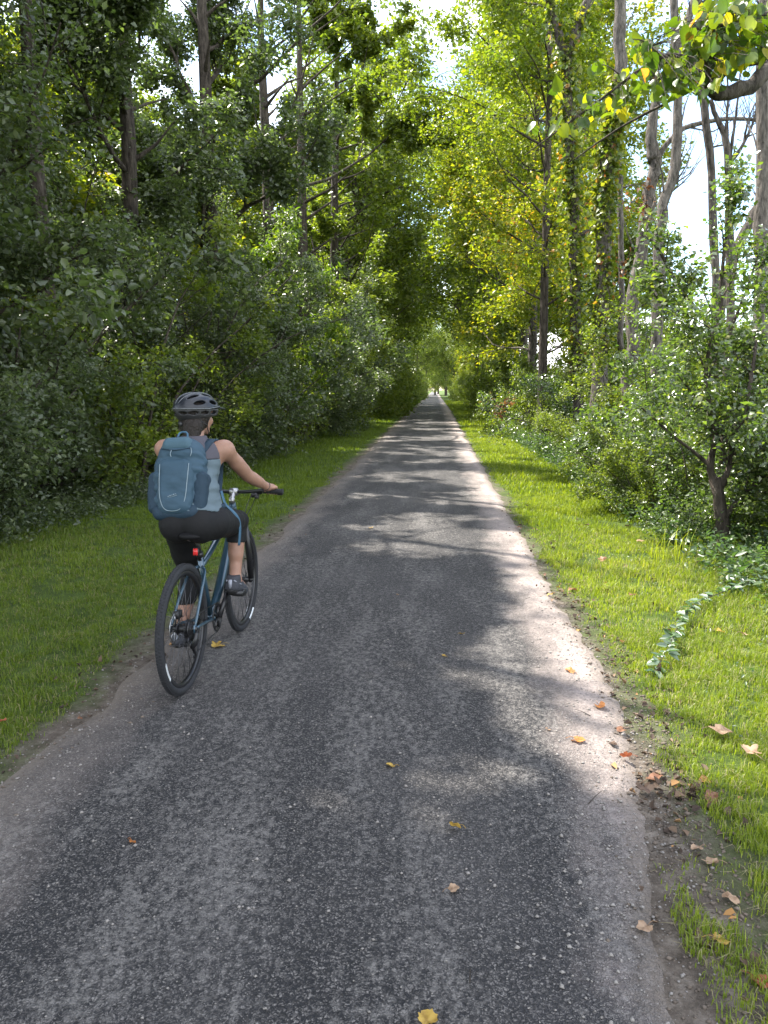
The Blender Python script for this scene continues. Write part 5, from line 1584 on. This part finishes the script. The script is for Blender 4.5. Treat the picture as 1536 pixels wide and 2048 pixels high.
# tall grass clump at the edge of the right verge
for (px, py, h, n, lab) in [(1340, 1135, .42, 40, 'tall bright grass tuft beside the two-stemmed tree'), (1235, 1010, .34, 30, 'tuft of long grass sticking up at the right verge edge')]:
    rng = np.random.default_rng(n); P = ground_at(px, py, -.08)
    g = Geo()
    for k in range(n):
        a = rng.uniform(0, 2 * PI); b = P + [rng.normal() * .09, rng.normal() * .09, -.03]; l = h * rng.uniform(.5, 1.2); o = rng.uniform(.1, .6)
        pts = [b, b + [math.cos(a) * l * o * .25, math.sin(a) * l * o * .25, l * .6], b + [math.cos(a) * l * o, math.sin(a) * l * o, l * (1 - .3 * o)]]
        Q = bez(pts, 6); s_ = np.array([-math.sin(a), math.cos(a), 0]) * .0035; w_ = np.array([1, 1, .9, .7, .45, .05])[:, None]
        V = np.vstack([Q + s_ * w_, Q - s_ * w_]); i = np.arange(5)[:, None]
        g.add(V, [np.hstack([i, i + 1, i + 7, i + 6])])
    me = g.mesh('tuft'); at_ = me.attributes.new('hue', 'FLOAT', 'POINT'); at_.data.foreach_set('value', np.full(len(me.vertices), .8, np.float32))
    o = link('grass_tuft', me, M['grass'], None); tag(o, lab, 'grass tuft')

# leafy trailing vines lying on the right verge
def runner(pix, label, lsize=.075, n=90, lift=.10, seed=0, mat='weed'):
    rng = np.random.default_rng(seed)
    P = np.array([ground_at(px, py, -.03) for px, py in pix])
    P[:, 2] = gz(P[:, 0], P[:, 1]) + lift * np.array([.35] + [1.0] * (len(P) - 1)) * rng.uniform(.7, 1.2, len(P))
    Q = bez(P, 30); g = Geo(); g.tube(Q, rad(.002, .004, 30), 5)
    root = empty('trailing_plant', tuple(P[-1])); tag(root, label, 'plant'); off = P[-1]
    st_ = Geo(); st_.tube(Q - off, rad(.002, .004, 30), 5); st_.build('stem', M['bark'], root, True)
    i = rng.integers(0, 29, n); T = unit(Q[1:] - Q[:-1])[i]; sd = np.where(rng.random(n) < .5, 1, -1)[:, None]
    D = unit(np.cross(T, [0, 0, 1.0])) * sd + T * -.5 + rng.normal(size=(n, 3)) * .35 + np.array([0, 0, .15])
    me = leaves_mesh('leaves', rng, Q[i] - off + rng.normal(size=(n, 3)) * .006, lsize, .5, 0, 1.6, .25, 6, D=unit(D) * 2)
    link('leaves', me, M[mat], root)


M['leaf_pale'] = leaf_mat('leaf_blue_green', [(0, (.05, .085, .05)), (1, (.13, .18, .115))], (1.6, 2.0, .9), .3, .35, .7)
runner([(1308, 1352), (1335, 1325), (1352, 1278), (1385, 1240), (1440, 1205), (1500, 1180), (1560, 1165)], 'trailing plant with paired blue-green leaves lying on the right verge grass', .052, 190, .09, 1, 'leaf_pale')
runner([(1430, 1195), (1470, 1160), (1520, 1135), (1580, 1130)], 'second trailing plant crossing the first at the right edge of the verge', .05, 110, .12, 2, 'leaf_pale')

# ------------------------------------------------------------------ fallen leaves, each one a thing
fl_mats = {}
for nm, c1, c2 in (('orange', (.24, .085, .022), (.38, .16, .04)), ('yellow', (.26, .16, .03), (.40, .27, .06)), ('brown', (.14, .065, .035), (.24, .12, .07)), ('tan', (.22, .14, .085), (.34, .235, .155)), ('red', (.22, .06, .03), (.32, .10, .045)), ('dark', (.06, .038, .028), (.10, .065, .045))):
    m = leaf_mat('fallen_' + nm, [(0, c1), (1, c2)], (1.1, 1.0, .8), .25, .55, .3)
    n, l = m.node_tree.nodes, m.node_tree.links
    t = n.new('ShaderNodeTexNoise'); t.inputs['Scale'].default_value = 45; tc_ = n.new('ShaderNodeTexCoord'); l.new(tc_.outputs['Object'], t.inputs['Vector'])
    r_ = [q for q in n if q.type == 'VALTORGB'][0]; l.new(t.outputs['Fac'], r_.inputs['Fac']); r_.color_ramp.elements[0].position = .38; r_.color_ramp.elements[1].position = .62
    fl_mats[nm] = m


def fallen(kind, seed, size):
    """a curled dry leaf: lobed (maple) or oval outline, with a stalk"""
    rng = np.random.default_rng(seed)
    na = 30; th = np.linspace(0, 2 * PI, na, endpoint=False)
    if kind == 'maple': r = .62 + .38 * np.abs(np.cos(2.5 * th)) ** 1.4 - .35 * np.exp(-((th - PI) / .25) ** 2) + .05 * np.sin(th * 13)
    elif kind == 'oval': r = 1 / np.sqrt((np.cos(th) / 1.0) ** 2 + (np.sin(th) / .55) ** 2) + .03 * np.sin(th * 9)
    else: r = .85 + .12 * np.cos(th) + .08 * np.sin(3 * th + 1) + .05 * np.sin(th * 8) - .3 * np.exp(-((th - PI) / .3) ** 2)
    r = r * (1 + .06 * rng.normal(size=na))
    rings = [0.0, .35, .7, 1.0]; V = [[0, 0, 0]]; c1, c2 = rng.uniform(-.9, .9), rng.uniform(.2, 1.1); ph = rng.uniform(0, 6)
    for q in rings[1:]:
        for k in range(na):
            x, y = q * r[k] * math.cos(th[k]), q * r[k] * math.sin(th[k])
            z = c2 * y * y * .55 + c1 * x * x * .35 + .13 * q * math.sin(th[k] * 3 + ph) - .05 * abs(y) * 0
            V.append([x, y, z])
    V = np.array(V) * size / 2
    F3 = [[0, 1 + k, 1 + (k + 1) % na] for k in range(na)]
    F4 = [[1 + q * na + k, 1 + (q + 1) * na + k, 1 + (q + 1) * na + (k + 1) % na, 1 + q * na + (k + 1) % na] for q in range(2) for k in range(na)]
    g = Geo(); g.add(V, [np.array(F3), np.array(F4)])
    g.tube(bez([[-.15 * size, 0, 0], [-.5 * size, .03 * size, .01], [-.85 * size, rng.uniform(-.15, .15) * size, .03 * size]], 6), .0011, 4)
    me = g.mesh('fallen_leaf', True); me.transform(Matrix.Translation((0, 0, -V[:, 2].min())))
    return me


FLV = [  # px, py, kind, size, material, label
    (1157, 1483, 'maple', .075, 'orange', 'bright orange fallen leaf on the sandy path edge, largest on the asphalt'),
    (1140, 1343, 'oval', .075, 'orange', 'rusty orange curled leaf at the right path edge above the bright orange one'),
    (1200, 1415, 'round', .080, 'orange', 'orange-brown leaf lying in the dirt between path and right verge'),
    (1290, 1857, 'round', .055, 'tan', 'pinkish tan leaf on the lower right of the path'),
    (1408, 1885, 'maple', .075, 'dark', 'dark brown leaf beside the yellow spotted one in the lower right dirt'),
    (1440, 1888, 'round', .070, 'yellow', 'yellow spotted leaf in the lower right dirt'),
    (1422, 1728, 'maple', .065, 'tan', 'tan lobed leaf at the grass edge in the lower right'),
    (1393, 1700, 'oval', .055, 'tan', 'pale oval leaf just above the tan lobed one'),
    (1528, 1968, 'oval', .075, 'red', 'red leaf at the bottom right corner'),
    (910, 1660, 'oval', .055, 'yellow', 'yellow-orange leaf standing on edge in the sun patch low on the path'),
    (907, 1781, 'round', .045, 'tan', 'tan brown leaf alone on the lower middle of the path'),
    (782, 1533, 'round', .050, 'yellow', 'small mottled yellow leaf at the middle of the path'),
    (1095, 1461, 'round', .035, 'tan', 'tiny pale leaf left of the bright orange one'),
    (925, 1268, 'oval', .04, 'yellow', 'small yellow leaf on the path level with the rear wheel hub'),
    (887, 1312, 'oval', .04, 'yellow', 'thin yellow leaf on the path a little nearer than its small twin'),
    (435, 1293, 'maple', .10, 'yellow', 'orange-yellow leaf on the path just right of the rear wheel'),
    (742, 1057, 'round', .09, 'yellow', 'yellow leaf far up the middle of the path'),
    (795, 1190, 'oval', .04, 'tan', 'faint tan leaf on the path level with the cyclist\'s foot'),
    (1035, 1056, 'round', .10, 'brown', 'brown leaf at the right path edge far up beside the grass'),
    (1145, 1182, 'maple', .085, 'brown', 'reddish brown leaf on the right verge near the sunny grass edge'),
    (1100, 1191, 'oval', .055, 'yellow', 'small golden leaf where asphalt meets grass'),
    (1265, 1192, 'round', .08, 'brown', 'brown leaf in the grass halfway across the right verge'),
    (1280, 1084, 'maple', .12, 'tan', 'large tan leaf in the grass below the right shrubs'),
    (1205, 1121, 'maple', .10, 'brown', 'dark reddish leaf in the sunlit upper right verge'),
    (1440, 1266, 'round', .065, 'yellow', 'yellow leaf in the grass right of the trailing plant'),
    (1490, 1270, 'oval', .065, 'tan', 'tan leaf near the right edge, beside the yellow one in the grass'),
    (1440, 1465, 'oval', .14, 'tan', 'long curled tan leaf on the grass at the right'),
    (1500, 1505, 'maple', .10, 'tan', 'broken tan leaf below the long curled one'),
    (1310, 1560, 'oval', .10, 'brown', 'purplish brown curled leaf in the litter heap beside the path'),
    (1290, 1580, 'maple', .08, 'dark', 'dark flat leaf under the curled one in the litter heap'),
    (1425, 1600, 'oval', .10, 'brown', 'long brown leaf hanging in the grass right of the litter heap'),
    (1243, 1462, 'round', .06, 'brown', 'brown leaf in the edge dirt right of the bright orange one'),
    (1252, 1521, 'maple', .06, 'red', 'reddish leaf standing up in the dirt above the litter heap'),
    (1225, 1490, 'oval', .06, 'dark', 'dark leaf tucked in the dirt between two brown leaves'),
    (265, 1685, 'oval', .035, 'orange', 'small orange leaf alone on the lower left of the path'),
    (855, 2043, 'round', .06, 'yellow', 'pale yellow leaf cut by the bottom edge of the picture'),
    (5, 1443, 'oval', .06, 'red', 'red leaf on the grass at the left edge'),
    (1500, 1925, 'round', .08, 'dark', 'dark brown leaf near the red one in the bottom right corner'),
    (1460, 1800, 'oval', .06, 'tan', 'pale pointed leaf at the grass edge above the yellow spotted one'),
    (160, 1438, 'oval', .04, 'brown', 'small brown leaf in the left edge dirt'),
    (1255, 1275, 'round', .06, 'brown', 'brown curled leaf in shade at the middle of the right verge'),
    (1090, 1150, 'oval', .05, 'brown', 'little brown leaf at the edge dirt beside sunlit grass')]
lfm = {}
for i, (px, py, kd, sz, mt, lab) in enumerate(FLV):
    P = ground_at(px, py, 0)
    zz = float(gz(P[0], P[1])); on_path = edge_l(P[1]) < P[0] < edge_r(P[1])
    inG = (P[0] - edge_r(P[1])) > .35 or (edge_l(P[1]) - P[0]) > .3
    z = .007 if on_path else zz + (.035 if inG else .004)
    P = ground_at(px, py, z)
    rng = np.random.default_rng(900 + i)
    me = fallen(kd, 900 + i, sz * (.95 if P[1] < 8 else .7))
    o = link('fallen_leaf', me, fl_mats[mt]); o.location = P
    o.rotation_euler = (rng.normal() * .16, rng.normal() * .16, rng.uniform(0, 6.28)); o.location.z += sz * .06
    if 'standing' in lab: o.rotation_euler[0] = 1.0; o.location.z += sz * .25
    tag(o, lab, 'fallen leaf')

# little leaves and scraps of litter in the edge dirt: nobody could count them
def litter(seed, n, fn, size, label, mats, name='leaf_litter'):
    rng = np.random.default_rng(seed); P = fn(rng, n)
    P[:, 2] = np.maximum(gz(P[:, 0], P[:, 1]), np.where((P[:, 0] > edge_l(P[:, 1]) + .05) & (P[:, 0] < edge_r(P[:, 1]) - .05), .006, -1)) + .004
    me = leaves_mesh(name, rng, P, size, .7, 0, 2.2, .5, 6, svar=.5)
    o = link(name, me, mats); tag(o, label, 'leaf litter', kind='stuff')


M['litter'] = leaf_mat('litter', [(0, (.035, .025, .02)), (.6, (.09, .062, .045)), (.9, (.18, .125, .085)), (1, (.36, .19, .06))], (1, 1, .8), .15, .7, .2)
litter(1, 520, lambda r, n: np.stack([edge_r(q := 1.7 + r.gamma(2, 2.2, n)) + .10 + r.normal(size=n) * .10 + .25 * sstep(3.2, 1.8, q) * r.random(n), q, 0 * q], -1), .026, 'brown scraps of dead leaves in the dirt along the right path edge', M['litter'])
litter(2, 150, lambda r, n: np.stack([edge_l(q := 2.6 + r.gamma(2, 2.2, n)) - .12 + r.normal(size=n) * .14, q, 0 * q], -1), .026, 'brown scraps of dead leaves in the dirt along the left path edge', M['litter'])
litter(3, 260, lambda r, n: np.stack([r.uniform(1.3, 4.5, n), 1.8 + r.gamma(2, 2.6, n), np.zeros(n)], -1), .05, 'dead leaves sunk in the grass of the right verge', M['litter'])
litter(4, 70, lambda r, n: np.stack([1.0 + r.normal(size=n) * .09, 2.98 + r.normal(size=n) * .12, np.zeros(n)], -1), .028, 'heap of dark dead leaves beside the lower right of the path', M['litter'])

# loose stones and sand grains on the path and its edges
rng = np.random.default_rng(8); g = Geo(); n = 7000
yy = 1.6 + rng.gamma(1.6, 1.6, n); k_ = rng.random(n)
xx = np.where(k_ < .45, edge_r(yy) - .12 + rng.normal(size=n) * .16, np.where(k_ < .65, edge_l(yy) + .05 + rng.normal(size=n) * .2, rng.uniform(-1.8, 1, n)))
r = rng.gamma(2.2, .0013, n).clip(.0012, .009)
zz = np.maximum(gz(xx, yy), np.where((xx > edge_l(yy) + .06) & (xx < edge_r(yy) - .06), .006, -1))
octv = np.array([[1, 0, 0], [0, 1, 0], [-1, 0, 0], [0, -1, 0], [0, 0, .8], [0, 0, -.6]], float)
V = (octv[None] * rng.uniform(.6, 1.3, (n, 6, 1))); a = rng.uniform(0, 6.28, n); c, s = np.cos(a)[:, None], np.sin(a)[:, None]
V = np.stack([V[..., 0] * c - V[..., 1] * s, V[..., 0] * s + V[..., 1] * c, V[..., 2]], -1) * r[:, None, None] + np.stack([xx, yy, zz + r * .4], -1)[:, None]
i = np.arange(n)[:, None] * 6
F = np.vstack([i + np.array([t]) for t in ((0, 1, 4), (1, 2, 4), (2, 3, 4), (3, 0, 4), (1, 0, 5), (2, 1, 5), (3, 2, 5), (0, 3, 5))])
M['grit'] = simple('grit', (.20, .185, .17), .85, 0, .3, noise=.5, nscale=8)
o = link('grit', make_mesh('grit', V.reshape(-1, 3), [F]), M['grit']); tag(o, 'fine loose grit scattered over the path and its edges', 'grit', kind='stuff')
# crumbs of dry earth in the edge dirt
rng = np.random.default_rng(18); n = 5200
yy = 1.6 + rng.gamma(1.6, 1.5, n); k_ = rng.random(n)
xx = np.where(k_ < .75, edge_r(yy) + .07 + rng.normal(size=n) * .10 + .18 * sstep(3.2, 2, yy) * rng.random(n), edge_l(yy) - .05 + rng.normal(size=n) * .14)
r = rng.gamma(2.0, .0022, n).clip(.0015, .014)
V = (octv[None] * rng.uniform(.5, 1.4, (n, 6, 1))) * r[:, None, None] * np.array([1, 1, .7]) + np.stack([xx, yy, np.maximum(gz(xx, yy), np.where((xx > edge_l(yy) + .08) & (xx < edge_r(yy) - .08), .005, -1)) + r * .2], -1)[:, None]
i = np.arange(n)[:, None] * 6
F = np.vstack([i + np.array([t]) for t in ((0, 1, 4), (1, 2, 4), (2, 3, 4), (3, 0, 4), (1, 0, 5), (2, 1, 5), (3, 2, 5), (0, 3, 5))])
M['crumb'] = simple('earth_crumbs', (.11, .09, .073), .95, 0, .15, noise=.6, nscale=6)
o = link('earth_crumbs', make_mesh('earth_crumbs', V.reshape(-1, 3), [F]), M['crumb']); tag(o, 'crumbs of dry earth along the ragged path edges', 'dirt', kind='stuff')
# a few fallen twigs
for i, (px, py, l, a, lab) in enumerate([(1190, 1595, .11, .9, 'dark twig lying on the sand left of the litter heap'), (940, 1950, .05, 1.5, 'pale straw stuck upright low on the path'), (1330, 1700, .10, .1, 'short dark twig in the lower right dirt'), (1345, 1690, .07, .3, 'thin twig beside a tan oval leaf'), (1165, 1425, .09, 2.4, 'thin stick at the sandy edge above the bright orange leaf')]):
    P = ground_at(px, py, .012); d = np.array([math.cos(a), math.sin(a), .08]) * l / 2
    g = Geo(); g.tube(bez([P - d, P + [0, 0, .004], P + d], 6) , rad(.0022, .0012, 6), 5)
    tag(g.build('twig', M['bark'], None, True), lab, 'twig')
# russet leaves on a broken branch by the far right shrubs
for (px, py, Y, n, sp, lab) in [(1000, 825, 24.5, 200, .28, 'russet dead leaves on a low branch beside the far right bushes'), (1292, 425, 14.2, 110, .20, 'reddish vine leaves on the pale forked dead trunk'), (1238, 540, 15.8, 60, .2, 'red vine leaves low on the thin stem beside the thick trunk')]:
    rng = np.random.default_rng(px); P = at(px, py, Y)
    root = empty('russet_spray', tuple(P)); tag(root, lab, 'dead leaves')
    g = Geo(); pts = []
    for k in range(9):
        q, r_ = limb(rng, (0, 0, sp * .6), rng.normal(size=3) + [0, 0, -.3], sp * 2, .008, .002, 6, .25); g.tube(q, r_, 4); pts.append(q[1:])
    g.build('twigs', M['bark'], root, True)
    C, i = spray(rng, np.vstack(pts), n, .05); link('leaves', leaves_mesh('leaves', rng, C, .075, .55, .7, .4), M['leaf_russet'], root)
